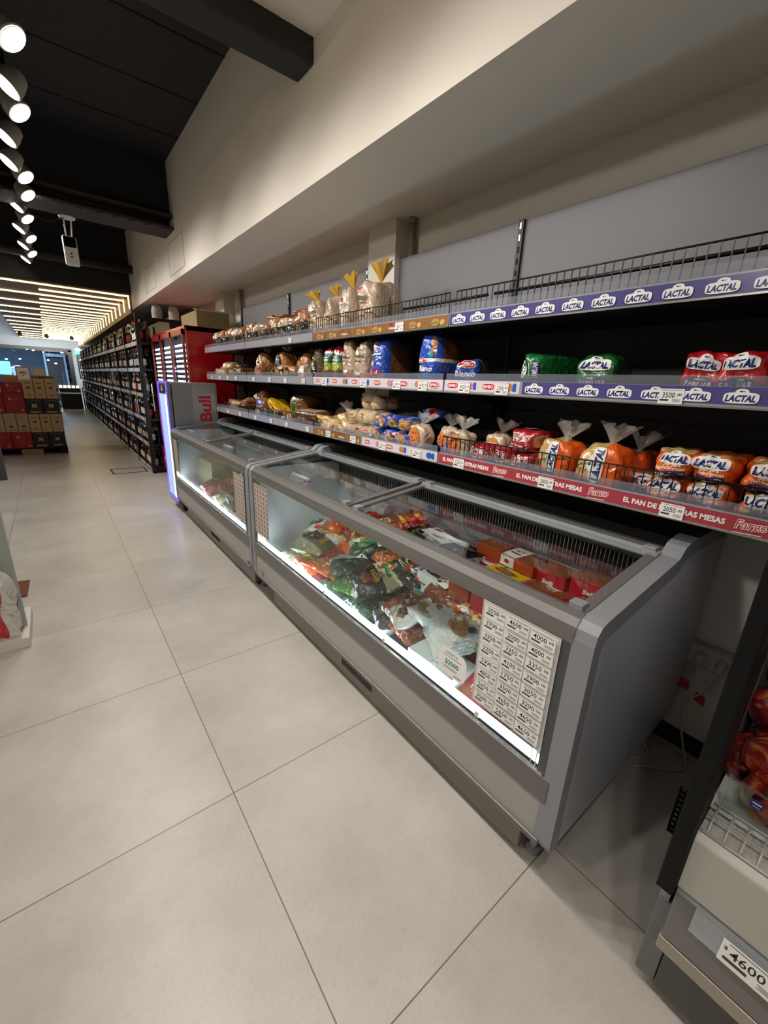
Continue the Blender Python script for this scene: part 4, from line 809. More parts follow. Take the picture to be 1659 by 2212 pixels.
a = Art(); a.rect(.02, .03, .06, .04, CREAM, 2, 2); a.disc(.05, -.02, .03, .02, MEAT, rings=2); a.disc(-.04, .03, .02, .012, WHITE, rings=1)
fbag('bright green topped bag of frozen greens in front of the burger bag', 1.07, 1.60, .445, .22, .24, .085, greenv, lambda u, v: (fgreen if v > .4 else clearf if u > .4 else None), a, yaw=16, tx=10)
fbag('leafy green bag low in front of the burger bag', 1.06, 1.45, .40, .22, .2, .075, greenv, lambda u, v: (fforest if v < 0 else None), None, yaw=-8, tx=12)
a = Art(); swift(a, -.03, .055, .05, WHITE, bxr); a.text('BURGER', .045, .0, .12, YEL, bold=.05, rot=0); a.disc(-.07, -.01, .035, .022, MEAT, rings=2); a.disc(.04, -.05, .05, .025, MEAT, rings=2); a.text('TRUFF', .05, .025, .05, CREAM)
fbag('cream-topped bag with red logo and yellow lettering in the middle of the pile', 1.14, 1.47, .50, .27, .24, .085, fdark, lambda u, v: (fcream if v > .25 else None), a, yaw=-22, tx=14)
a = Art(); a.text('Verde', .0, .03, .07, CREAM, rot=-20); a.micro(0, 0, .08, 2, CREAM, .004)
fbag('dark green bag with pale lettering right of the peppers bag', 1.30, 1.44, .53, .2, .24, .07, fforest, lambda u, v: (fcream if v > .65 else None), a, yaw=-18, tx=8)
a = Art(); a.rect(-.02, .02, .03, .03, RED, 1, 1); a.text('Brotes', .02, -.01, .08, GRN, rot=8)
fbag('pale green leafy bag just under the top rail', 1.42, 1.42, .54, .2, .22, .06, vegf, lambda u, v: (greenv if v < -.3 else None), a, yaw=-20)
a = Art(); a.disc(0, 0, .04, .035, WHITE, p=2.5, rings=2); a.disc(0, 0, .036, .031, PURP, p=2.5, rings=2); a.text('Frutos', 0, .004, .045, WHITE)
fbag('violet bag beside the upright white box', 1.27, 1.28, .555, .16, .18, .075, fdark, lambda u, v: (fviolet if v > -.2 and u < .4 else None), a, yaw=-8, tx=12)
fbag('shiny black bag low in front of the cream-topped bag', 1.07, 1.30, .42, .24, .24, .08, fdark, lambda u, v: (fforest if u < -.6 else None), A_lines(.2, .1, GREY), yaw=-18, tx=10)
a = Art(); a.disc(0, 0, .055, .05, MEAT, rings=3); a.rect(.0, .0, .06, .045, WHITE, 2, 2); a.text('PATY', 0, .01, .04, BLACK, bold=.04); a.text('VIVE', 0, -.01, .04, BLACK, bold=.04); a.rect(-.02, .07, .06, .02, TEAL, 2, 1)
fbag('white meat bag with black and white label right of the black bag', 1.12, 1.17, .495, .2, .23, .085, clearf, lambda u, v: (meatf if u < -.1 and v < .2 else fwhite if u > .3 else None), a, yaw=-16, tx=14)
fbag('dark meat bag under the white meat bag', 1.10, 1.14, .42, .2, .18, .075, meatf, None, None, yaw=-10, lumps=.002)
# boxes at the front glass
def express_front(w, h):
    a = Art(); a.text('Express', -w*.18, h*.0, w*.42, BROWNP, shear=.1); a.rect(w*.3, -h*.08, w*.2, h*.34, RED, 1, 1); return a
for i, (y, z, lb) in enumerate(((.985, .262, 'white ready-meal box at the bottom, under the box stack at the front glass'), (.985, .33, 'white ready-meal box second from the bottom at the front glass'), (.985, .398, 'white ready-meal box on top of the left stack at the front glass'), (.86, .262, 'white ready-meal box at the bottom of the right stack behind the offer card'), (.86, .33, 'white ready-meal box in the middle of the right stack behind the offer card'), (.86, .398, 'white ready-meal box on top of the right stack behind the offer card'))):
    fbox(lb, 1.06, y, z, .118, .14, .066, bxw, None, None, express_front(.12, .066), yaw=(i*7) % 5-2)
a = Art(); a.text('PARRILLERA', .02, -.05, .07, GREY, bold=.02); a.disc(.01, .01, .014, .014, GREY, rings=1, n=8)
fbox('black box standing low behind the front glass beside the white boxes', 1.06, 1.13, .262, .15, .12, .15, bxk, fart=a)
a = Art(); a.disc(0, .03, .014, .012, RED, rings=1, n=8); a.rect(-.04, 0, .012, .12, RED, 1, 1)
fbox('narrow white box with a red edge and red emblem, low behind the front glass', 1.04, 1.25, .30, .07, .1, .14, bxw, fart=a)
for k in range(3): fbox('black box in the lower layers under the meat bags', 1.18+.01*k, 1.16-.003*k, .262+k*.06, .2, .1, .058, bxk, group='hidden lower boxes') if k < 0 else None
a = Art(); a.text('Express', -.03, .012, .075, BROWNP, shear=.1); a.rect(.05, .0, .04, .026, RED, 2, 1); a.rect(.05, -.02, .01, .012, RED)
fbox('white ready-meal box standing upright near the violet bag', 1.22, 1.18, .545, .15, .04, .11, bxw, fart=a, yaw=-6, tx=-6)
a = Art(); a.disc(.02, -.01, .05, .028, BRD, rings=2); a.disc(.02, -.012, .05, .008, LGRN, rings=1); seals(a, .0, .045, 1, .013); a.text('Express', -.045, .01, .05, BROWNP); a.text('Tapas', -.06, -.045, .035, BROWNP)
fbox('flat white box with a sandwich picture in front of the upright box', 1.13, 1.10, .555, .19, .13, .03, bxw, None, a, yaw=-14, tx=8)
for k in range(5): fbag('meat pouch stacked beneath the red and white meat bag', 1.25, 1.02, .262+k*.058, .2, .22, .06, meatf, group='hidden meat pouches', lumps=.003)
for k in range(5): fbag('meat pouch stacked beneath the large white chicken bag', 1.17, .88, .262+k*.045, .2, .1, .05, meatf, group='hidden chicken stack pouches', lumps=.003) if k < 0 else None
a = Art(); a.rect(-.03, .0, .08, .07, WHITE, 3, 3); paty(a, .02, .04, .06); a.rect(-.05, .015, .02, .018, BROWNP); a.rect(-.025, .012, .02, .018, RED); a.rect(-.0, .01, .02, .018, BROWNP); seals(a, -.05, -.015, 1, .011)
fbag('meat bag with white label and red logo, on top of the right pile', 1.24, 1.06, .585, .23, .17, .07, meatf, lambda u, v: (fwhite if u < -.75 else None), a, yaw=-10, tx=10)
fbag('dark sausage pouch under the red logo meat bag', 1.27, 1.0, .54, .16, .13, .055, meatf, None, None, yaw=-20, lumps=.004)
bl = Art(); bl.rect(.0, .04, .08, .03, WHITE, 2, 1); bl.micro(0, .045, .05, 1, DGREY, .006)
for k in range(3): fbag(['lowest of three blue bags beside the green label bag', 'middle of three blue bags beside the green label bag', 'topmost blue bag with a white label strip, beside the meat bag'][k], 1.30, .92, .50+k*.035, .2, .18, .045, fsky, lambda u, v: (fblue if v < -.4 else None), bl if k == 2 else None, yaw=-16+k*4, tx=8)
a = Art(); seals(a, -.04, .02, 3, .014); a.text('Verdu', .02, -.015, .07, CREAM, rot=-8)
fbag('lime green bag with three black seals beside the price sheet', 1.20, .82, .50, .2, .14, .06, LGRN, lambda u, v: (fgreen if v > 0 else None), a, yaw=-12, tx=8)
for k in range(5):
    top_ = k == 4; a = None
    if top_:
        a = Art(); a.disc(-.045, .03, .055, .045, BRD, p=2.6, rings=3); a.disc(.075, -.04, .05, .035, BRD, p=2.6, rings=3); a.rect(.015, .0, .1, .07, WHITE, 4, 3, rot=-25); paty(a, .03, .01, .055); a.rect(-.02, -.0, .02, .02, ORG, rot=-25); a.rect(.003, -.012, .02, .02, ORG, rot=-25); a.rect(.026, -.024, .02, .02, ORG, rot=-25); a.disc(.115, -.005, .013, .018, BLACK, rings=1, n=8)
    fbag('large white chicken bag with breaded cutlets pictured, topmost at front' if top_ else ['lowest', 'second lowest', 'middle', 'second from top'][k] + ' white chicken bag in the stack under the cutlet bag', 1.155-.004*(4-k), .93+.008*(4-k), .478+k*.024, .26, .19, .045 if not top_ else .05, fwhite, (lambda u, v: None), a, yaw=-28+k*2, tx=10, lumps=.001)
a = Art(); swift(a, .02, .03, .06); a.text('CLASICA', .02, .008, .07, WHITE, bold=.03); a.disc(-.03, -.015, .05, .03, MEAT, rings=2)
fbox('red burger box tilted behind the offer card and price sheet', 1.06, .76, .39, .16, .13, .035, bxr, None, a, yaw=-14, tx=26)
for k in range(2): fbox('red burger box flat at the foot of the near end, low behind the price sheet' if k else 'red burger box at the bottom behind the price sheet', 1.06, .70, .262+k*.05, .16, .13, .048, bxr)
# goods seen through the open top
a = Art(); a.text('Delicias', 0, .0, .09, CREAM, rot=20)
fbag('red and yellow bag farthest left among the goods under the right lid', 1.453, 1.746, 0.650, .2, .2, .07, redv, lambda u, v: (fcream if v < -.2 else fred if u > .5 else None), a, yaw=-24, tx=8)
fbag('red-edged brown bag beside the broccoli bag', 1.500, 1.620, 0.720, .22, .18, .065, meatf, lambda u, v: (fred if abs(u) > .75 or v > .7 else forange if u > .3 else None), None, yaw=-30, tx=12)
fbag('small crumpled red bag at the foot of the centre bar', 1.424, 1.897, 0.650, .16, .16, .07, fred, lambda u, v: (fcream if v < -.5 else None), None, yaw=0, tx=5)
fbag('yellow and red bag in front of the broccoli bag', 1.400, 1.620, 0.670, .2, .16, .06, fyellow, lambda u, v: (redv if u > .2 else fcream if v > .3 else None), None, yaw=-40, tx=6)
a = Art(); a.disc(-.04, .01, .04, .03, LGRN, rings=2); a.disc(.05, .0, .04, .025, LGRN, rings=2); a.rect(.03, .05, .05, .02, WHITE, 2, 1)
fbag('broccoli bag between the red bags and the white and black box', 1.439, 1.494, 0.655, .26, .2, .075, greenv, lambda u, v: (vegf if v > .2 else None), a, yaw=-22, tx=8)
a = Art(); a.rect(-.06, .03, .05, .05, RED, 1, 1); a.disc(.0, .01, .045, .03, MEAT, rings=2); a.rect(0, -.05, .2, .025, BLACK); a.text('Parrillera', .0, -.05, .1, WHITE); seals(a, .08, .03, 1, .014)
fbox('white box with a burger picture and black edge, under the clear lid handle', 1.369, 1.292, 0.760, .21, .13, .03, bxk, WHITE, a, yaw=-14)
a = Art(); swift(a, -.06, .03, .05, WHITE); a.text('PARRILLERA', -.05, -.035, .1, WHITE, rot=0, bold=.03); a.rect(.02, .03, .05, .02, MEAT); seals(a, .04, .02, 3, .013); seals(a, .02, -.01, 2, .013)
f_ = Art(); f_.text('PARRILLERA', 0, 0, .1, WHITE, bold=.04); r_ = Art(); r_.rect(0, 0, .12, .045, WHITE); r_.disc(-.02, .008, .02, .01, GREY, rings=1, n=10)
fbox('black burger box with white end panel right of the lid handle', 1.399, 1.153, 0.710, .19, .14, .05, bxk, None, a, f_, yaw=-12, rart=r_)
PH = 'stacked box under the boxes seen through the lid'
for i, (x, y, h) in enumerate(((1.369, 1.292, 0.498), (1.399, 1.153, 0.448), (1.463, 1.035, 0.443), (1.490, 0.885, 0.440), (1.483, 1.035, 0.498), (1.394, 0.895, 0.443), (1.356, 0.776, 0.423), (1.360, 0.665, 0.423), (1.250, 0.870, 0.458), (1.260, 1.000, 0.458), (1.489, 0.739, 0.428), (1.493, 0.585, 0.448), (1.400, 0.730, 0.438), (1.360, 0.600, 0.453), (1.440, 0.475, 0.458), (1.520, 0.450, 0.508))):
    for k in range(6): fbox(PH, x, y, .262+k*h/6, .11, .1, h/6-.001, [bxr, bxo, bxk, bxm][i % 4], group='lower stacked boxes')
a = Art(); paty(a, -.03, .0, .06, MEAT); seals(a, .01, .02, 2, .013); a.micro(0, -.03, .1, 2, BROWNP, .004)
fbox('low red box with a white top right of the black burger box', 1.463, 1.035, 0.705, .15, .12, .035, bxm, WHITE, a, yaw=-10)
a = Art(); a.rect(-.03, 0, .075, .12, WHITE); paty(a, -.03, .02, .05); a.rect(-.03, -.01, .05, .012, BROWNP); a.disc(.06, .0, .03, .03, MEAT, rings=1); seals(a, .03, .035, 3, .013)
f_ = Art(); f_.rect(-.03, 0, .075, .045, WHITE); f_.disc(-.03, 0, .014, .01, RED, rings=1, n=8)
fbox('brown-orange box with a white band, upper of the two orange boxes', 1.493, 0.900, 0.752, .21, .13, .048, bxo, MEAT, a, f_, yaw=-6)
fbox('brown-orange box, lower of the two orange boxes', 1.490, 0.885, 0.702, .21, .13, .048, bxo, yaw=-3)
fbox('brown-orange box behind the white-banded orange box', 1.483, 1.035, 0.760, .13, .1, .05, bxo, MEAT)
def yb(): a = Art(); a.text('Burger', -.0, .0, .1, BROWNP, h=.04, shear=.3, rot=-8, bold=.03); a.disc(-.01, -.02, .05, .015, MEAT, rings=1); seals(a, -.02, .045, 3, .012); return a
fbox('yellow burger box with brown script, left of the yellow boxes', 1.394, 0.895, 0.705, .17, .13, .045, bxy, None, yb(), yaw=-12, rart=r_)
fbox('brown and yellow burger box between the yellow boxes', 1.356, 0.776, 0.685, .12, .12, .045, bxy, MEAT, yb(), yaw=-10)
fbox('yellow burger box beside the red glossy bag at the near corner', 1.360, 0.665, 0.685, .11, .11, .045, bxy, None, yb(), yaw=-8)
a = Art(); seals(a, -.01, .03, 4, .015); a.rect(0, -.04, .15, .02, PURP); a.micro(-.03, .0, .08, 2, DGREY, .006)
fbox('white box with four black seals just behind the top rail', 1.250, 0.870, 0.720, .17, .12, .04, bxm, WHITE, a, yaw=-12)
a = Art(); a.text('Combo', 0, 0, .08, GREY, rot=-10); a.micro(0, -.03, .1, 2, GREY, .004)
fbox('dark violet box just right of the black burger box by the rail', 1.260, 1.000, 0.720, .15, .12, .04, bxk, None, a, yaw=-14)
def sw_top(): a = Art(); a.disc(-.02, .0, .06, .04, MEAT, rings=2); swift(a, .02, .035, .07); a.text('CLASICA', .03, .012, .06, WHITE, bold=.03); return a
def sw_front(): a = Art(); swift(a, 0, .012, .05); a.text('CLASICA', 0, -.012, .05, WHITE); return a
fbox('red burger box with plain face, left of the two upright rear red boxes', 1.489, 0.739, 0.690, .14, .11, .11, bxr, MEAT, None, sw_front(), yaw=-4)
fbox('red burger box with plain face, right of the two upright rear red boxes', 1.493, 0.585, 0.710, .15, .11, .11, bxr, MEAT, None, sw_front(), yaw=4)
fbox('red burger box lying flat in front of the left upright red box', 1.400, 0.730, 0.700, .15, .13, .045, bxr, None, seals(sw_top(), .05, -.03, 2, .012), yaw=-8)
fbox('red burger box lying flat in the middle of the near end', 1.360, 0.600, 0.715, .14, .13, .045, bxr, None, sw_top(), yaw=-16)
fbox('red burger box lying flat against the near end wall', 1.440, 0.475, 0.720, .15, .12, .045, bxr, None, sw_top(), yaw=-6)
fbox('dark-topped red burger box in the rear near corner', 1.520, 0.450, 0.770, .1, .1, .05, bxr, MEAT)
a = Art(); a.disc(-.0, .02, .06, .04, MEAT, rings=3); a.text('XL', .0, .035, .04, WHITE, bold=.04); a.text('CLASICA BIFE', -.03, -.03, .09, WHITE, rot=-6); seals(a, .09, .02, 2, .012)
fbag('glossy red bag lettered XL at the near corner of the open top', 1.280, 0.545, 0.700, .24, .17, .07, fcrim, lambda u, v: None, a, yaw=-16, tx=10, lumps=.0)
# rear row of small dark bags behind a clear divider
for i in range(9): fbag('dark rose meat pouch in the row behind the clear divider at the rear', 1.583, 1.9-.17*i, .62, .15, .03, .12, [fbrownred, meatf, fpink][i % 3], group='pouches behind the clear divider', lumps=.001, deco=False)
tag(MB().box(1.563, .45, .60, 1.566, 2.4, .77, riser).box(1.56, .45, .765, 1.569, 2.4, .772, gtrans).build('freezer_divider'), 'long clear plastic divider running along the rear of the near freezer', 'divider')
# ------------------------------------------------------------------ frozen goods in the far freezer
fbox('tall beige patterned carton standing at the far end of the far freezer', 1.30, 4.45, .262, .5, .3, .40, mat('old_carton', '#b9ae84', rough=.6, noise=.5, nscale=12))
far = [(1.12, 4.05, .262, fbrownred, 'dark red bag at the bottom left of the far freezer'), (1.12, 4.05, .33, fcrim, 'red bag second layer, left in the far freezer'), (1.12, 3.80, .262, clearf, 'frosty bag at the bottom centre of the far freezer'), (1.13, 3.80, .33, greenv, 'leafy bag above the bottom frosty bag in the far freezer'), (1.12, 3.52, .262, greenv, 'green bag at the bottom beside the far freezer price strip'), (1.12, 3.28, .262, fforest, 'dark green bag at the bottom near the patterned paper'), (1.12, 3.30, .33, clearf, 'pale bag above the dark green bag near the patterned paper'), (1.12, 3.54, .33, fforest, 'dark green bag stacked mid-height in the far freezer'), (1.12, 3.40, .40, greenv, 'green bag with white print in the upper far freezer pile'), (1.12, 3.05, .262, greenv, 'bright green bag behind the patterned paper of the far freezer'), (1.12, 3.05, .33, fforest, 'dark green bag behind the patterned paper of the far freezer')]
for i, (x, y, z, m, lb) in enumerate(far): fbag(lb, x, y, z, .24, .26, .07, m, (lambda u, v: fwhite if abs(v) < .15 and u < -.2 else None) if i % 2 else None, None, yaw=(i*31) % 19-9)
a = Art(); a.disc(.02, .0, .05, .04, BRD, rings=2); a.rect(-.06, .0, .04, .08, PINK, 2, 2)
fbag('large shiny red bag on top of the far freezer pile', 1.14, 4.06, .40, .36, .24, .11, fcrim, lambda u, v: (nutf if abs(u) < .55 and v > -.1 else None), a, yaw=-6, tx=14)
fbag('red bag with orange corner lying over the shiny red bag', 1.22, 3.86, .45, .26, .24, .1, redv, lambda u, v: (forange if u > .2 and v > .3 else None), None, yaw=-12, tx=10)
fbag('yellow-cornered green bag in the middle of the far freezer', 1.12, 3.66, .40, .3, .22, .09, vegf, lambda u, v: (fyellow if u > 0 and v > .1 else fwhite if v > .5 else None), None, yaw=-10, tx=14)
fbag('white and green bag leaning beside the patterned paper', 1.14, 3.42, .47, .2, .2, .07, fforest, lambda u, v: (fwhite if v > .1 else None), None, yaw=-8, tx=16)
for i in range(6): fbag(['leftmost', 'second', 'third', 'fourth', 'fifth', 'rightmost'][i] + ' leafy bag seen through the lid of the far freezer', 1.40, 3.75-.2*i, .60-.02*(i % 2), .22, .24, .08, [clearf, vegf, greenv, fforest, vegf, greenv][i], None, None, yaw=i*9-20, tx=8)
for i in range(6):
    for k in range(4): fbag('frozen bag under the leafy bags in the rear of the far freezer', 1.42, 3.75-.2*i, .262+k*.08, .2, .24, .082, [clearf, greenv][k % 2], group='hidden far freezer bags', lumps=.002, deco=False)
# ------------------------------------------------------------------ slim energy drink cooler
C = empty('drinks_cooler', (1.2, 5.085, 0), 'slim silver drinks cooler with a glowing door and blue-violet edge light', 'cooler')
def child(mb, name, par, bevel=0, off=None):
    o = mb.build(name, par, bevel); o.location = off if off is not None else tuple(-q for q in par.location); return o
sil = mat('silver_paint', '#8f8f91', rough=.35, metal=.3); sill = mat('silver_sticker', '#b9babc', rough=.25, metal=.5, coat=.5, noise=.2, nscale=6)
coolw = mat('white_glow', '#e6efff', emit=7); vio = mat('violet_glow', '#4a36ff', emit=3.5); rdp = mat('logo_red', '#c3122e', rough=.35)
child(MB().box(1.005, 4.885, .1, 1.46, 5.29, 1.41, sil), 'body', C, .006)
child(MB().box(.955, 4.885, .09, .995, 5.29, 1.41, sil), 'door', C, .004)
mb = MB().box(.951, 4.92, .16, .955, 5.255, 1.30, mat('cooler_interior', '#8fa6c8', rough=.4, emit=.9)); child(mb, 'door_glass', C)
child(MB().box(.946, 4.93, .17, .951, 4.955, 1.27, coolw), 'light_tube', C)
mb = MB()
for a in ((.948, 4.884, .13, .957, 4.892, 1.405), (.948, 5.284, .13, .957, 5.292, 1.405), (.948, 4.884, 1.4, .957, 5.292, 1.408), (.948, 4.884, .125, .957, 5.292, .132)): mb.box(*a, vio)
child(mb, 'edge_light', C)
a = Art(); a.rect(-5.09, 1.335, .3, .1, mat('cooler_header', '#1c2036', rough=.3), 1, 1); a.disc(-5.09, 1.33, .05, .02, ORG, rings=1); a.disc(-5.09, 1.345, .02, .03, YEL, rings=1)
child(MB().art(a, lambda u, v, e: (.951-e, -u, v)), 'header_panel', C)
child(MB().box(1.0, 4.9, .02, 1.44, 5.275, .1, mat('cooler_plinth', '#3c3c3e', rough=.5)), 'plinth', C)
# sticker with lettering that reads upwards on the side
a = Art(); a.rect(1.318, .83, .235, 1.14, sill, 2, 2)
t = Art(); t.text('Red Bull', 0, 0, .69, rdp, h=.13, bold=.03); t.rect(-.37, 0, .001, .001, rdp)
for vs, fs, m, l in t.p: a.p.append(([(1.325 - y, .965 + x*.9) for x, y in vs], fs, m, l+3))
child(MB().art(a, lambda u, v, e: (u, 4.885-e, v), eps=.0003), 'side_sticker', C)
# ------------------------------------------------------------------ red triple-door cooler
R = empty('drinks_cooler', (1.55, 6.2, 0), 'tall red cooler with three glass doors full of white light dots', 'cooler')
redc = mat('cooler_red', '#b00d10', rough=.25, coat=.6); redd = mat('door_red', '#8c1a1e', rough=.3, coat=.4); dots = mat('dot_light', '#eaf4ff', emit=6); inn = mat('cooler_inside', '#27333f', rough=.4)
y0, y1, xf = 5.32, 7.15, 1.23
mb = MB().box(xf+.06, y0, .05, 1.83, y0+.03, 2.02, redc).box(xf+.06, y1-.03, .05, 1.83, y1, 2.02, redc).box(1.80, y0, .05, 1.83, y1, 2.02, redc).box(xf+.06, y0, 1.96, 1.83, y1, 2.02, redc).box(xf+.06, y0, .05, 1.83, y1, .42, redc)
child(mb, 'body', R, .006)
child(MB().box(xf+.068, y0-.003, .05, xf+.074, y0, 2.0, chrome), 'side_strip', R)
w3 = (y1-y0)/3
for i in range(3):
    a, b = y0+w3*i+.006, y0+w3*(i+1)-.006
    d = child(MB().box(xf+.03, a, .44, xf+.05, a+.04, 1.98, redd).box(xf+.03, b-.04, .44, xf+.05, b, 1.98, redd).box(xf+.03, a, 1.92, xf+.05, b, 1.98, redd).box(xf+.03, a, .44, xf+.05, b, .49, redd), 'door', R)
    child(MB().box(xf+.035, a+.035, .485, xf+.038, b-.035, 1.925, gl), 'door_glass', d, 0, (0, 0, 0))
    child(MB().path([(xf-.03, b-.03 if i else a+.03, .95), (xf-.03, b-.03 if i else a+.03, 1.35)], .009, chrome), 'door_handle', d, 0, (0, 0, 0))
    child(MB().box(xf+.068, a+.02, .46, xf+.078, b-.02, 1.95, inn), 'inner_panel', R)
    mb = MB()
    for c in range(8):
        for r in range(22):
            if r == 12: continue
            mb.lathe([(.014, 0), (.012, .004)], (xf+.066, a+.075+c*(w3-.16)/7, .60+r*.058), dots, ax=(-1, 0, 0), n=6)
    child(mb, 'dot_lights', R)
child(MB().box(xf+.01, y0+.01, .08, xf+.06, y1-.01, .43, redc), 'kick_panel', R, .004)
a = Art(); wv = [(-1, -.1), (-.6, .28), (-.2, .1), (.3, -.2), (.7, -.1), (1, .25), (1, .0), (.7, -.38), (.3, -.45), (-.2, -.15), (-.6, .05)]
a.p.append(([(-(y1-.35)+x*.22, .25+y*.22) for x, y in wv], [tuple(range(11))], WHITE, 0))
child(MB().art(a, lambda u, v, e: (xf+.009-e, -u, v)), 'wave_logo', R)
card = mat('cardboard', '#8f7a52', rough=.75, noise=.25, nscale=7)
mb = MB().box(1.45, 5.15+.25, 2.022, 1.82, 6.1, 2.2, card).prism([(5.4, 2.2), (5.5, 2.23), (5.52, 2.225), (5.42, 2.195)], 'x', 1.45, 1.82, card); tag(mb.build('cardboard_box', bevel=.002), 'open brown cardboard box on top of the red cooler', 'box')
# ------------------------------------------------------------------ wine rack
WX = 1.1; WY0, WY1 = 7.2, 21.0; LVW = [.06, .45, .83, 1.19, 1.555, 1.92]
W = empty('wine_rack', (1.3, 14, 0), 'long black metal wine rack with six shelves full of bottles', 'shelf')
wk = mat('rack_black', '#101011', rough=.45); wrail = mat('rack_price_strip', '#a7a0a6', rough=.35, coat=.4)
child(MB().box(1.56, WY0, .02, 1.6, WY1, 2.3, wk), 'back_panel', W)
for z in LVW:
    s_ = child(MB().box(WX, WY0, z-.03, 1.58, WY1, z, wk), 'shelf', W)
    mb = MB().box(WX-.006, WY0+.01, z-.045, WX, WY1, z+.012, wrail)
    n = 0; yy = WY0+.05
    while yy < WY1: mb.box(WX-.008, yy, z-.04, WX-.006, yy+.05, z+.006, [WHITE, PINK, WHITE, CREAM][n % 4]); yy += .085 + .03*(n % 3); n += 1
    child(mb, 'price_strip', s_, 0, (0, 0, 0))
ups = [WY0+.02+1.25*k for k in range(12)]
for y in ups:
    child(MB().box(WX-.012, y-.028, .0, WX+.03, y+.028, 2.18, wk).box(1.54, y-.02, 0, 1.57, y+.02, 2.25, wk), 'upright', W)
for y in ups[:-1]: child(MB().box(WX+.0, y+.61, .06, WX+.012, y+.63, 2.05, wk), 'divider', W)
mb = MB().box(WX, WY0-.012, .02, 1.58, WY0, .12, wk).box(WX, WY0-.012, 2.22, 1.97, WY0+.02, 2.26, wk)
for z in LVW[1:]: mb.box(WX, WY0-.01, z-.03, 1.58, WY0, z, wk)
mb.box(WX-.005, WY0-.03, 0, WX+.035, WY0, 2.3, wk).box(1.56, WY0-.03, 0, 1.96, WY0, 2.24, wk); child(mb, 'end_frame', W)
bgl = [mat('dark_green_bottle', '#0d1410', rough=.1, coat=.5), mat('black_bottle', '#0a0808', rough=.12, coat=.5), mat('amber_bottle', '#5a3212', rough=.12, coat=.5), mat('rose_bottle', '#a8604c', rough=.12, coat=.5), mat('pale_bottle', '#8fa8ac', rough=.12, coat=.5), mat('blue_bottle', '#35578c', rough=.12, coat=.5)]
labm = [CREAM, WHITE, mat('label_grey', '#b9b0a2', rough=.5), BLACK, RED, GOLDP]
capm = [RED, BLACK, GOLDP, WHITE]
BP = [(.038, 0), (.038, .18), (.03, .205), (.014, .235), (.013, .3)]
def bottle_meshes():
    out = []
    for gi, g in enumerate(bgl):
        for li in range(3):
            mb = MB().lathe(BP, (0, 0, 0), g, n=10); o = mb.build('wine_bottle'); me1 = o.data; bpy.data.objects.remove(o)
            mb = MB().lathe([(.0387, .05), (.0387, .14)], (0, 0, 0), labm[(gi*2+li) % 6 if li else gi % 2], n=10, cap=False); o = mb.build('label'); me2 = o.data; bpy.data.objects.remove(o)
            mb = MB().lathe([(.0145, .262), (.0145, .302)], (0, 0, 0), capm[(gi+li) % 4], n=8); o = mb.build('cap'); me3 = o.data; bpy.data.objects.remove(o)
            out.append((me1, me2, me3))
    return out
BM = bottle_meshes()
colw = ['dark green', 'black', 'amber', 'rose', 'pale', 'blue']
shw = ['bottom', 'second', 'third', 'fourth', 'fifth', 'top']
random.seed(11); nb = 0
stuffmb = MB()
for k, z in enumerate(LVW):
    y = WY0+.09; j = 0
    bay = 0
    while y < WY1-.05:
        gi = (k*5+int((y-WY0)/.42)*3) % 6 if random.random() < .35 else random.choice([0, 0, 1, 1, 0]); li = (int((y-WY0)/.3)+k) % 3
        near = y < WY0 + 4.4
        if any(abs(y-u) < .045 for u in ups): y += .085; continue
        if near and nb < 296:
            e = bpy.data.objects.new('wine_bottle', BM[gi*3+li][0]); COL.objects.link(e); e.location = (WX+.06, y, z+.001); sc = .96+.12*random.random(); e.scale = (1, 1, sc)
            bay = int((y-WY0)/1.25); tag(e, f'{colw[gi]} bottle on the {shw[k]} shelf of the black rack, {["nearest", "second", "third", "fourth"][min(3, bay)]} bay', 'bottle', f'{colw[gi]} bottles, {shw[k]} shelf, {["nearest", "second", "third", "fourth"][min(3, bay)]} bay of the wine rack')
            for q, nm in ((1, 'label'), (2, 'cap')):
                c = bpy.data.objects.new(nm, BM[gi*3+li][q]); COL.objects.link(c); c.parent = e
            nb += 1
        else:
            stuffmb.lathe([(.038, 0), (.038, .18), (.014, .235), (.013, .3)], (WX+.06, y, z+.001), bgl[gi], n=6, cap=False)
            stuffmb.lathe([(.0395, .05), (.0395, .14)], (WX+.06, y, z+.001), labm[(gi+li) % 3], n=6, cap=False)
        y += .085; j += 1
# second row behind, all along, only as stuff
for k, z in enumerate(LVW):
    y = WY0+.1
    while y < WY1-.1: stuffmb.lathe([(.038, 0), (.038, .18), (.014, .235), (.013, .3)], (WX+.15, y, z+.001), bgl[int(y*7+k) % 3], n=6, cap=False); y += .09
tag(stuffmb.build('wine_bottles'), 'hundreds of small dark bottles filling the rest of the rack', 'bottles', kind='stuff')
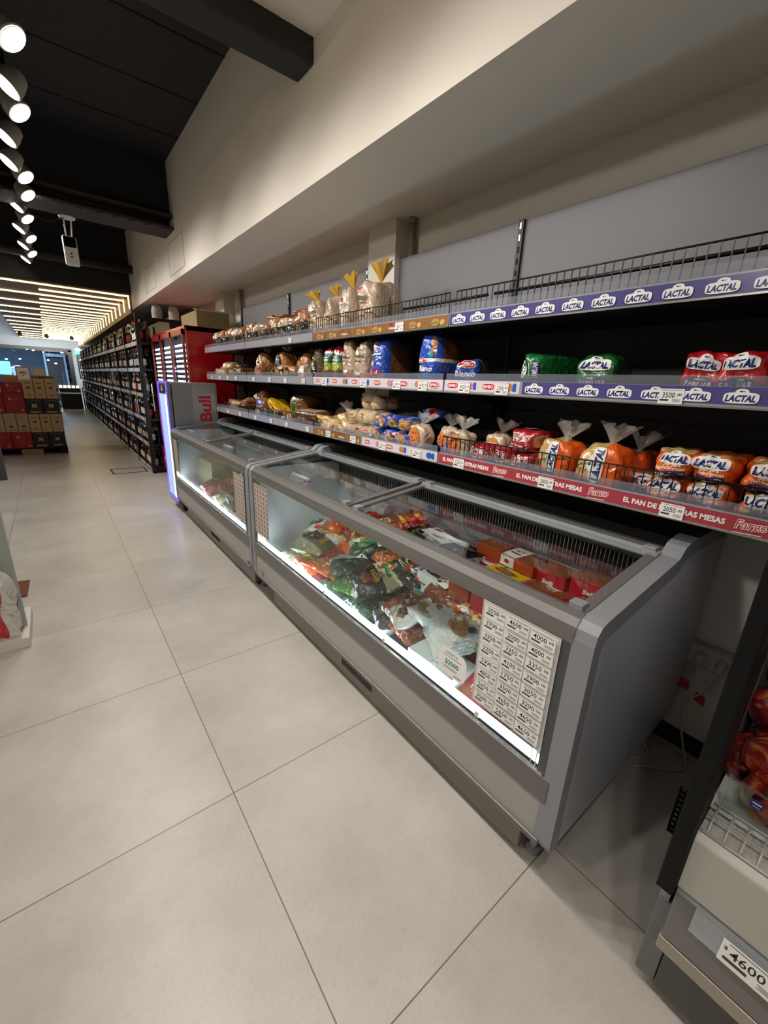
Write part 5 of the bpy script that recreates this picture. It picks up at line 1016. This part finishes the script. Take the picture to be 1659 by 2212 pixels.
# gift boxes, carton and wrapped shapes on top
tag(MB().box(1.12, 8.5, 1.925, 1.32, 8.72, 2.28, mat('gift_carton', '#c9b89a', rough=.6)).build('gift_box', bevel=.003), 'tall cream carton standing on the top wine shelf next to the pointed red bottle', 'box') if False else None
for i, (y, lb) in enumerate(((7.35, 'white cloth-wrapped bottle shape on top of the rack end, left of the two'), (7.22, 'white cloth-wrapped bottle shape on top of the rack end, right of the two'))):
    mb = MB().lathe([(.07, 0), (.075, .1), (.06, .17), (.03, .2), (.05, .23), (.035, .26), (.01, .27)], (1.42+.2*i, y, 2.262), mat('white_cloth', '#c9c4bb', rough=.8, bump=.4, bscale=20), n=14); tag(mb.build('wrapped_bottle'), lb, 'bottle')
for i, y in enumerate((11.0, 10.1)):
    mb = MB().box(1.03, y-.14, (.98, 1.28)[i], 1.035, y+.14, (1.2, 1.5)[i], mat('sign_card', '#8f8878', rough=.5)); a = Art(); a.text('Cafayate' if i else 'Cafayate', -y, (1.12, 1.42)[i], .2, BLACK, shear=.2); mb.art(a, lambda u, v, e: (1.03-e, -u, v)).path([(1.035, y, (1.2, 1.5)[i]), (1.1, y, (1.21, 1.51)[i])], .004, wk)
    tag(mb.build('shelf_sign'), ['lower grey hanging sign with script on the wine rack', 'upper grey hanging sign with script on the wine rack'][i], 'sign')
# ------------------------------------------------------------------ pallet of wine cartons
pw = mat('pallet_dark', '#15110d', rough=.8); pwl = mat('pallet_wood', '#a58a5e', rough=.7, noise=.3, nscale=9)
Pl = empty('pallet', (-.55, 10.3, 0), 'dark wooden pallet under the stack of wine cartons', 'pallet')
for i in range(6): child(MB().box(-1.25, 9.7+.2*i, .105, .11, 9.83+.2*i, .125, pw), 'deck_board', Pl)
for x, m in ((-1.25, pw), (-.55, pwl), (.0, pw)): child(MB().box(x, 9.7, .0, x+(.3 if m is pwl else .11), 10.83, .105, m), 'block', Pl)
ctan = mat('carton_tan', '#c9a878', rough=.65); MB_ = child(MB().box(-1.25, 10.2, .0, .1, 10.24, .1, pw), 'dark_gap_board', Pl); cred = mat('carton_red', '#a3181c', rough=.5); cblk = mat('carton_black', '#1b1511', rough=.5); ctn2 = mat('carton_cream', '#bfa478', rough=.65)  # dark board added behind the blocks so the pallet gaps stay black
def carton(x0, x1, z0, z1, kind, lab, y=9.72, d=.33, group=None):
    m = {'tan': ctan, 'red': cred, 'black': cblk, 'plain': ctn2}[kind]; mb = MB().box(x0+.004, y, z0+.001, x1-.004, y+d, z1-.003, m)
    o = mb.build('wine_carton', bevel=.004); tag(o, lab, 'box', group); cx, cz, w, h = (x0+x1)/2, (z0+z1)/2, x1-x0, z1-z0; a = Art()
    def X(c, z, s, mm):
        for r in (40, -40): a.rect(c, z, s, s*.3, mm, rot=r)
    if kind == 'tan': X(cx, cz+.02, .055, BLACK); a.micro(cx, cz+h*.3, w*.5, 1, BROWNP, .012); a.micro(cx, cz-h*.3, w*.4, 2, BROWNP, .006)
    if kind == 'black': X(cx, cz+.01, .08, ctan); a.rect(cx, cz+h*.4, w*.7, .004, ctan); a.text('FINCA', cx, cz-h*.36, w*.6, ctan, h=.028, bold=.03) if False else [a.rect(cx-w*.27+i*w*.09, cz-h*.37, w*.055, .03, ctan) for i in range(7)]
    if kind == 'red': a.text('Gauchezco' if False else 'G', cx-w*.2, cz+h*.2, .035, WHITE, shear=.4); a.rect(cx+w*.05, cz+h*.17, w*.3, .006, PINK); a.rect(cx, cz-h*.05, w*.2, .004, PINK); a.rect(cx, cz-h*.25, w*.3, .004, PINK); a.disc(cx+w*.3, cz-h*.35, .02, .02, PINK, rings=1)
    if kind == 'plain': a.rect(cx, cz-h*.2, w*.3, h*.1, BROWNP); a.rect(cx, cz-h*.4, w*.4, .01, BROWNP); a.micro(cx, cz+h*.25, w*.3, 2, BROWNP, .004)
    MB().art(a, lambda u, v, e: (u, y-e, v), e0=.001).build('print', o)
X0, X1, XL = -.37, .10, -1.2
rows = [(.125, .40, 'black', 2), (.40, .72, 'tan', 3), (.72, .985, 'black', 2), (.985, 1.315, 'tan', 3)]
rn = ['bottom', 'second', 'third', 'top']
for r, (z0, z1, kd, n) in enumerate(rows):
    for i in range(n): w = (X1-X0)/n; carton(X0+w*i, X0+w*(i+1), z0, z1, kd, f'{ "black" if kd == "black" else "tan"} carton with a cross emblem, {["left", "right"][i] if n == 2 else ["left", "middle", "right"][i]} in the {rn[r]} row of the right stack')
rows = [(.125, .41, 'red', 3), (.41, .735, 'plain', 5), (.735, 1.08, 'red', 3)]
for r, (z0, z1, kd, n) in enumerate(rows):
    for i in range(n): w = (X0-XL)/n; carton(XL+w*i, XL+w*(i+1), z0, z1, kd, f'{ "red" if kd == "red" else "plain tan"} wine carton, {ORD[n-1-i]} from the right in the {rn[r]} row of the left stack')
carton(-.64, X0, 1.08, 1.25, 'red', 'shallow red carton lying on top of the left carton stack'); carton(-.95, -.64, 1.08, 1.33, 'tan', 'tan cross-emblem carton at the upper left on the carton stack')
mb = MB().box(-.62, 10.08, 1.25-.17, -.2, 10.4, 1.36, ctan); tag(mb.build('open_carton', bevel=.003), 'tan carton standing behind the shallow red one', 'box')
for i in range(2): tag(MB().box(-.36+i*.23, 10.07, 1.05, -.14+i*.23, 10.38, 1.37, card).build('wine_carton', bevel=.003), ['brown carton behind the top tan cartons, left', 'brown carton behind the top tan cartons, right'][i], 'box')
for i in range(4): tag(MB().box(-1.2+i*.33, 10.08, .126, -.88+i*.33, 10.8, 1.05, ctan).build('wine_carton'), 'carton hidden in the rear of the pallet stack', 'box', 'rear cartons on the pallet')
mb = MB().box(-.42, 9.98, 1.25, -.23, 9.99, 1.52, mat('sign_frame', '#a8885c', rough=.5)); a = Art(); a.rect(-.325, 1.385, .16, .22, WHITE); a.micro(-.325, 1.43, .1, 3, BROWNP, .008); a.rect(-.325, 1.36, .025, .02, BROWNP); mb.art(a, lambda u, v, e: (u, 9.98-e, v)); tag(mb.build('sign_board'), 'small wood-framed white sign standing on the carton stack', 'sign')
tag(MB().box(-.2, 10.05, 1.37, .0, 10.06, 1.49, mat('card_beige', '#c9b8a8', rough=.6)).build('sign_card'), 'plain beige card standing beside the framed sign', 'sign')
# ------------------------------------------------------------------ end of store: glass front, chest, emergency light
bf = mat('blue_white_wall', '#aab9c6', rough=.6); fr = mat('window_black', '#0c0e12', rough=.4)
struct(MB().box(-6, 22.5, 2.34, 1.97, 22.6, 3.6, bf).box(.9, 22.5, 0, 1.97, 22.6, 2.34, bf), 'wall_far')
F_ = struct(MB().box(-6, 22.44, 2.24, .95, 22.52, 2.36, fr).box(.82, 22.44, 0, .95, 22.52, 2.3, fr).box(-6, 22.44, 0, .85, 22.52, .08, fr), 'window_1')
struct(MB().box(-6, 22.47, .05, .85, 22.475, 2.26, glass('shop_glass', '#dbe6ee', .08)), 'window_2')
struct(MB().box(-12, 22.6, -.1, 6, 34, -.02, mat('pavement', '#4a5560', rough=.5)), 'floor_outside')
dk = mat('street_dark', '#26323f', rough=.7); struct(MB().box(-12, 28.5, -.1, 6, 28.6, 5, dk), 'wall_outside')
nl = mat('shop_lights', '#e8f2ff', emit=14); nb_ = mat('blue_sign_glow', '#6fb6d8', emit=2.5)
random.seed(5)
struct(MB().box(-12, 22.6, 3.0, 6, 28.5, 3.1, dk), 'ceiling_outside')
for i in range(16):
    lx, ly, lz = -4.6+.36*i+random.uniform(-.1, .1), 26+random.uniform(-1.5, 2), 2.3+random.uniform(-.7, .4)
    tag(MB().lathe([(.01, 0), (.05, .02), (.05, .04), (.01, .06)], (lx, ly, lz), nl, n=8).path([(lx, ly, lz+.05), (lx, ly, 3.0)], .006, fr, n=4).build('shop_lamp'), 'small bright ceiling lamp glimpsed beyond the shop window', 'lamp', 'lamps beyond the shop window')
D = empty('shop_door', (.35, 28.3, 0), 'grey-framed door beyond the shop window with a tall poster', 'door')
child(MB().box(.0, 28.3, 0, .08, 28.45, 2.5, bf).box(.82, 28.3, 0, .9, 28.45, 2.5, bf).box(0, 28.3, 2.4, .9, 28.45, 2.5, bf).box(.1, 28.28, 2.15, .8, 28.3, 2.3, bf), 'door_frame', D)
child(MB().box(.08, 28.36, 0, .82, 28.4, 2.1, mat('door_brown', '#3c302c', rough=.5)), 'door_leaf', D)
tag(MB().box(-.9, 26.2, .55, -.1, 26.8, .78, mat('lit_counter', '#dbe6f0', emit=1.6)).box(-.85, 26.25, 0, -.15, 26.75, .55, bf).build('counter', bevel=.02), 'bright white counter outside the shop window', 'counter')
tag(MB().box(-2.6, 27.5, 1.2, -1.3, 27.55, 1.8, nb_).build('shop_screen'), 'pale green-blue lit panel seen through the shop window', 'screen')
tag(MB().lathe([(.16, 0), (.2, .2), (.26, .42), (.12, .5), (.07, .52)], (-.95, 25, 1.1), mat('lit_white_shirt', '#dfe8ee', rough=.7, emit=.5), n=12).lathe([(.03, 0), (.03, 1.1)], (-.95, 25, 0), fr, n=8).build('shirt_display'), 'white shirt on a stand beyond the shop window', 'shirt')  # emission in the shirt material stands in for light on it
ar = bpy.data.lights.new('outdoor_fill', 'AREA'); ar.energy = 500; ar.size = 4; ar.color = (.6, .8, 1); o = bpy.data.objects.new('outdoor_fill', ar); COL.objects.link(o); o.location = (-1.5, 25.5, 2.9)  # added area light standing in for bluish dusk daylight outside
K = empty('island_chest', (.6, 20.6, 0), 'black chest with white bands at the end of the aisle', 'chest')
child(MB().box(.3, 20.2, .1, .95, 21.2, .72, fr), 'body', K, .01); child(MB().box(.28, 20.18, .66, .97, 21.22, .70, wp).box(.3, 20.19, .0, .95, 21.2, .09, wp), 'band', K); child(MB().box(.3, 20.2, .72, .95, 21.2, .86, fr), 'rim', K, .01)
for i in range(5): tag(MB().prism([(20.3, .862), (20.36, .862), (20.42, .96), (20.38, .96)], 'x', .3+i*.13, .4+i*.13, WHITE).build('price_card'), 'white leaning price card on the black chest', 'card', 'price cards on the black chest')
for i in range(6): tag(Loaf(.2, .3, .16, 3, 6, .01, i).mesh(MB(), [fpink, fcream, fbrownred][i % 3]).build('produce_sack', loc=(.12, 18.2+.0*i, .0+.155*i)), f'net sack beside the black chest, {ORD[i]} from the floor', 'sack')
tag(MB().box(.98, 20.3, .9, 1.04, 20.36, 1.2, wp).box(1.0, 20.36, 0, 1.04, 20.4, 2.1, fr).build('post_with_box'), 'white box on a dark post at the end of the wine rack', 'post')
mb = MB().box(1.0, 20.9, 2.12, 1.2, 21.1, 2.24, mat('green_glow', '#2fd0b0', emit=2.5)).lathe([(.03, 0), (.09, .04), (.07, .1)], (1.1, 20.95, 2.24), mat('aqua_white', '#cfeeee', emit=3), n=12); tag(mb.build('emergency_light', bevel=.01), 'glowing green emergency light at the far end above the rack', 'lamp')
# ------------------------------------------------------------------ left edge displays
g1 = mat('panel_greygreen', '#9aa09a', rough=.5); whb2 = mat('base_white', '#cfc8bc', rough=.5)
G1 = empty('end_display', (-.6, 2.9, 0), 'grey-green display stand with a white base at the left edge', 'shelf')
child(MB().box(-1.3, 2.86, .05, -.302, 2.9, 1.75, g1), 'back_panel', G1, .003); child(MB().box(-1.3, 2.72, .0, -.29, 3.12, .06, whb2), 'base', G1, .003)
mb = MB(); a = Art(); sn = Loaf(.3, .1, .34, 5, 12, .006, 3, .95); zs = lambda f, u, v: (fred if f == 'F' and u < .66 and v < .75 else None)
sn.mesh(mb, P('clear_snack_film', '#a9a79e', noise=1, nscale=30, col2='#d6d2c6', bump=.5), zs); o = mb.build('snack_bag', loc=(-.468, 2.79, .062)); tag(o, 'red-labelled clear snack bag on the white base at the left edge', 'bag')
a.text('Papas', .01, .02, .18, WHITE, shear=.3, bold=.06); a.text('Papas', .01, .02, .178, BLACK, shear=.3, bold=.0); a.rect(.06, .08, .03, .025, GRN, 2, 2); a.rect(.01, -.1, .06, .02, WHITE, 2, 1); MB().art(a, sn.fn('F'), e0=.003).build('label', o)
o = Loaf(.22, .08, .24, 3, 8, .008, 5, .9).mesh(MB(), P('clear_snack_film2', '#b8bdb8', bump=.6)).build('snack_bag', loc=(-.52, 2.81, .43)); tag(o, 'crumpled clear bag hanging above the red-labelled snack bag', 'bag')
MB().path([(0, 0, .24), (0, .04, .28)], .004, wire).build('hook', o)
mb = MB(); sp_ = mat('coffee_print', '#1d0e0a', rough=.4, noise=1, nscale=45, col2='#8a5030'); mb.prism([(-.42, 3.72), (-.318, 3.70), (-.325, 3.42), (-.42, 3.42)], 'z', .0, .0065, sp_); tag(mb.build('floor_leaflet'), 'dark brown patterned card sticking out on the floor behind the display', 'card')
G2 = empty('gondola_end', (-.9, 7.6, 0), 'dark grey shelf end with products at the left edge, before the cartons', 'shelf')
dg = mat('gondola_slate', '#4c515a', rough=.5)
child(MB().box(-1.5, 7.55, .0, -.64, 7.62, .62, dg), 'end_panel', G2, .003); child(MB().box(-1.5, 7.62, .0, -.70, 8.3, .06, dg).box(-1.5, 7.62, .28, -.70, 8.3, .30, whb2), 'shelf', G2)
for i in range(3): tag(MB().box(-.84, 7.7+.17*i, .302, -.71, 7.84+.17*i, .5, [cred, ctan, bxw][i]).build('product_box', bevel=.003), ['red', 'tan', 'white'][i] + ' product box on the slate shelf end at the left edge', 'box')
# ------------------------------------------------------------------ fruit cooler at the right edge
K = empty('fruit_cooler', (1.4, -.6, 0), 'open grey fruit cooler with a black edge post at the right edge', 'cooler')
pk = mat('post_black', '#070606', rough=.6, spec=.25); gpn = mat('cooler_front_grey', '#75736f', rough=.4, metal=.2); kd = mat('cooler_kick', '#56534f', rough=.5, metal=.2); inw = mat('cooler_white', '#c3c3be', rough=.4)
YE = .098; YB = -1.6
child(MB().prism([(.885, YE), (.885, YE-.028), (.895, YE-.031), (1.0, YE-.031), (1.0, YE)], 'z', .455, 2.1, pk), 'edge_post', K, .003)
child(MB().box(1.0, YE-.02, .05, 1.93, YE, 2.1, mat('cooler_side', '#8b8d92', rough=.4)), 'end_panel', K)
child(MB().box(1.90, YB, .05, 1.93, YE-.02, 2.1, gpn), 'back_panel', K)
child(MB().prism([(.90, .475), (.90, .615), (.915, .628), (1.0, .628), (1.0, .475)], 'y', YB, YE-.032, mat('bumper_cream', '#a8a59c', rough=.35)), 'bumper', K, .004)
child(MB().box(.915, YB, .30, .99, YE-.032, .468, gpn), 'front_panel', K, .004)
child(MB().path([(.912, YE-.034, .462), (.912, YB, .462)], .010, gtrans).box(.905, YB, .385, .908, YE-.07, .455, gtrans), 'ticket_holder', K)
a = Art(); pricetag(a, .075, .412, .105, .062, ('4600', '00')); a.text('$', .03, .422, .006, BLACK)
child(MB().art(a, lambda u, v, e: (.9045-e, -u, v), eps=.0001), 'price_ticket', K)
child(MB().prism([(.925, .245), (.915, .26), (.915, .295), (.93, .3), (1.0, .3), (1.0, .245)], 'y', YB, YE-.03, mat('silver_band', '#a59d93', rough=.3, metal=.7)), 'silver_band', K, .002)
child(MB().box(.985, YB, .045, 1.9, YE-.045, .245, kd), 'kick_panel', K, .002); child(MB().box(.99, YE-.043, .04, 1.9, YE-.0, .30, mat('kick_side', '#6c6a68', rough=.4)), 'side_foot', K, .003)
child(MB().box(1.08, YB, .0, 1.8, YE-.1, .045, dark), 'plinth', K)
# sloping deck, guard and white grid
dz = lambda x: .64+(x-.93)*.12
child(MB().prism([(.985, dz(.985)-.01), (1.88, dz(1.88)-.01), (1.88, dz(1.88)), (.985, dz(.985))], 'y', YB, YE-.03, inw), 'deck', K)
mb = MB(); wg = mat('white_grid', '#b5b3ac', rough=.4)
n = 60
for i in range(n): mb.path([(.915, YE-.045-i*.026, .632), (.935, YE-.045-i*.026, .645), (.985, YE-.045-i*.026, .652)], .0018, wg, n=4)
for x, z in ((.915, .633), (.95, .648), (.985, .653)): mb.path([(x, YE-.035, z), (x, YB, z)], .0028, wg, n=5)
child(mb, 'wire_grid', K)
child(MB().box(.985, YB, .648, .989, YE-.045, .735, glass('guard_acrylic', '#eef4f0', .08)).box(.984, YE-.047, .645, .99, YE-.043, .737, riser), 'clear_guard', K)
child(MB().box(1.15, YB, 1.02, 1.86, YE-.025, 1.05, inw), 'upper_shelf', K)
child(MB().box(.90, YB, 2.04, 1.93, YE-.032, 2.1, pk), 'added_shade_top', K)  # unseen top panel, added to keep the apples in shade
child(MB().box(1.12, YB, 1.0, 1.15, YE-.03, 1.06, wp), 'shelf_rail', K)
def apple_mat():
    m = bpy.data.materials.new('apple_skin'); m.use_nodes = True; nt = m.node_tree; b = nt.nodes['Principled BSDF']; tc = nt.nodes.new('ShaderNodeTexCoord')
    n = nt.nodes.new('ShaderNodeTexNoise'); n.inputs['Scale'].default_value = 22; n.inputs['Detail'].default_value = 6; n.inputs['Distortion'].default_value = 1.2
    r = nt.nodes.new('ShaderNodeValToRGB'); e = r.color_ramp.elements; e[0].position = .38; e[0].color = (*lin('#4a0a10'), 1); e[1].position = .68; e[1].color = (*lin('#c9793c'), 1); q = e.new(.52); q.color = (*lin('#7e1c14'), 1)
    nt.links.new(tc.outputs['Object'], n.inputs['Vector']); nt.links.new(n.outputs['Fac'], r.inputs[0]); nt.links.new(r.outputs[0], b.inputs['Base Color']); b.inputs['Roughness'].default_value = .22; b.inputs['Coat Weight'].default_value = .5
    return m
apm = apple_mat(); stem = mat('apple_stem', '#3a2a18', rough=.8)
AP = [(.001, .012), (.012, .003), (.024, .0), (.034, .012), (.041, .032), (.041, .046), (.036, .062), (.024, .071), (.011, .068), (.003, .058)]
mb = MB().lathe(AP, (0, 0, 0), apm, n=20, cap=False); ap0 = mb.build('apple'); MB().path([(0, 0, .056), (.003, .002, .078)], .0016, stem, n=5).build('stem', ap0)
random.seed(21)
def apple(x, y, z, sc, rx, rz, lab, group=None, first=[True]):
    o = ap0 if first[0] else copy_tree(ap0); first[0] = False
    sc *= 1.14; o.location = (x, y, z); o.scale = (sc, sc, sc); o.rotation_euler = (rx, 0, rz); tag(o, lab, 'apple', group); return o
al = [(1.03, -.005, dz(1.03)+.002, 1.12, .2, 0, 'large red apple with a small blue sticker, pressed against the clear guard'), (1.06, .03, dz(1.06)+.055, 1.05, .9, 1, 'orange-red apple lying on the front apple, nearest the post'), (1.04, -.085, dz(1.04)+.002, 1.1, .3, 2, 'front row apple at the right edge of the frame'), (1.11, .04, dz(1.11)+.0, 1.0, .5, 3, 'apple half hidden beside the black post'), (1.12, -.02, dz(1.12)+.075, 1.05, -.6, 4, 'apple with its stem hollow facing out, above the front apples'), (1.10, -.10, dz(1.10)+.08, 1.1, .4, 5, 'bright red apple above the front row at the frame edge')]
for q in al: apple(*q)
n = 0
for r, (x0, dzz) in enumerate(((1.13, .0), (1.21, .0), (1.20, .085), (1.29, .08), (1.29, .165), (1.38, .17), (1.38, .25))):
    for k in range(7): apple(x0+random.uniform(-.01, .01), .025-k*.088+random.uniform(-.006, .006)-(.04 if r % 2 else 0), dz(x0)+dzz, 1.05, random.uniform(-.8, .8), random.uniform(0, 6), f'red apple in row {["one", "two", "three", "four", "five", "six", "seven"][r]} of the dark heap behind the front apples', f'heap apples row {r}')
st = Art(); st.disc(0, 0, .008, .008, NAVY, p=4, rings=1); st.rect(0, .002, .011, .002, WHITE); st.rect(0, -.003, .009, .003, GREY)
c_ = bpy.data.objects['apple'] if 'apple' in bpy.data.objects else ap0
MB().art(st, lambda u, v, e: (-.0405-e*1.2, .008-u, .045+v)).build('sticker', ap0, rot=(-.2, 0, 0))
# black slotted grille standing between the cooler and the wall
mb = MB()
mb.box(1.40, YE+.002, .10, 1.42, YE+.09, .13, pk)
for i in range(7): mb.box(1.30, YE+.01+i*.0, .08, 1.302, YE+.012, .081, pk)
mb = MB()
for i in range(6): mb.box(1.50, YE+.002+.016*i, .0, 1.508, YE+.008+.016*i, .20, pk)
for i in range(9): mb.box(1.50, YE+.002, .0+.0225*i, 1.508, YE+.088, .008+.0225*i, pk)
tag(mb.build('plastic_grille'), 'black slotted plastic grille low beside the black cooler post', 'grille')
# ------------------------------------------------------------------ wall outlet, plugs, cables
ow = mat('outlet_white', '#b8b5ac', rough=.4); cw_ = mat('cable_grey', '#b3b1ab', rough=.5); tr_ = mat('tag_red', '#b31620', rough=.4)
mb = MB().box(1.93, .17, .43, 1.97, .355, .52, ow); mb.box(1.926, .175, .435, 1.931, .35, .515, ow); tag(mb.build('wall_outlet', bevel=.004), 'white double socket box on the wall behind the freezer', 'outlet')
for i, (y, lb, pts, tg) in enumerate(((.305, 'left white plug and cable hanging from the wall socket, with a red tag', [(1.9, .305, .455), (1.9, .305, .42), (1.9, .325, .36), (1.88, .32, .30), (1.86, .38, .2), (1.85, .42, .12), (1.83, .40, .03), (1.80, .36, .008), (1.76, .37, .008), (1.70, .40, .008)], (1.885, .325, .345)),
        (.235, 'right white plug and cable curling on the floor, with a red tag', [(1.9, .235, .445), (1.9, .235, .41), (1.88, .25, .36), (1.86, .29, .31), (1.85, .30, .24), (1.85, .28, .15), (1.85, .25, .06), (1.84, .235, .015), (1.80, .25, .008), (1.74, .31, .008), (1.68, .37, .008)], (1.875, .262, .315)))):
    e = empty('power_cable', (1.9, y, .46), lb, 'cable')
    off = (-1.9, -y, -.46)
    mb = MB().lathe([(.019, 0), (.021, .012), (.016, .024), (.01, .028)], (1.926, y, .475), ow, ax=(-1, 0, 0), n=6, smooth=False).box(1.9, y-.009, .44, 1.918, y+.009, .468, ow); child(mb, 'plug', e, .002, off)
    # smooth the cable through its points
    P_ = [Vector(p) for p in pts]; q = []
    for k in range(len(P_)-1):
        p0, p1, p2, p3 = P_[max(k-1, 0)], P_[k], P_[k+1], P_[min(k+2, len(P_)-1)]
        for t in range(6):
            t /= 6; q.append(tuple(.5*((2*p1)+(p2-p0)*t+(2*p0-5*p1+4*p2-p3)*t*t+(3*p1-p0-3*p2+p3)*t**3)))
    q.append(tuple(P_[-1])); child(MB().path(q, .0042, cw_), 'cable', e, 0, off)
    x, yy, z = tg; vs = [(x, yy-.018, z-.022), (x+.004, yy+.02, z-.02+(.01 if i else 0)), (x+.002, yy+.017, z+.025), (x, yy-.016, z+.022)]
    child(MB().add(vs+[(a+.002, b, c) for a, b, c in vs], [(0, 1, 2, 3), (7, 6, 5, 4), (0, 4, 5, 1), (1, 5, 6, 2), (2, 6, 7, 3), (3, 7, 4, 0)], tr_), 'warning_tag', e, 0, off)
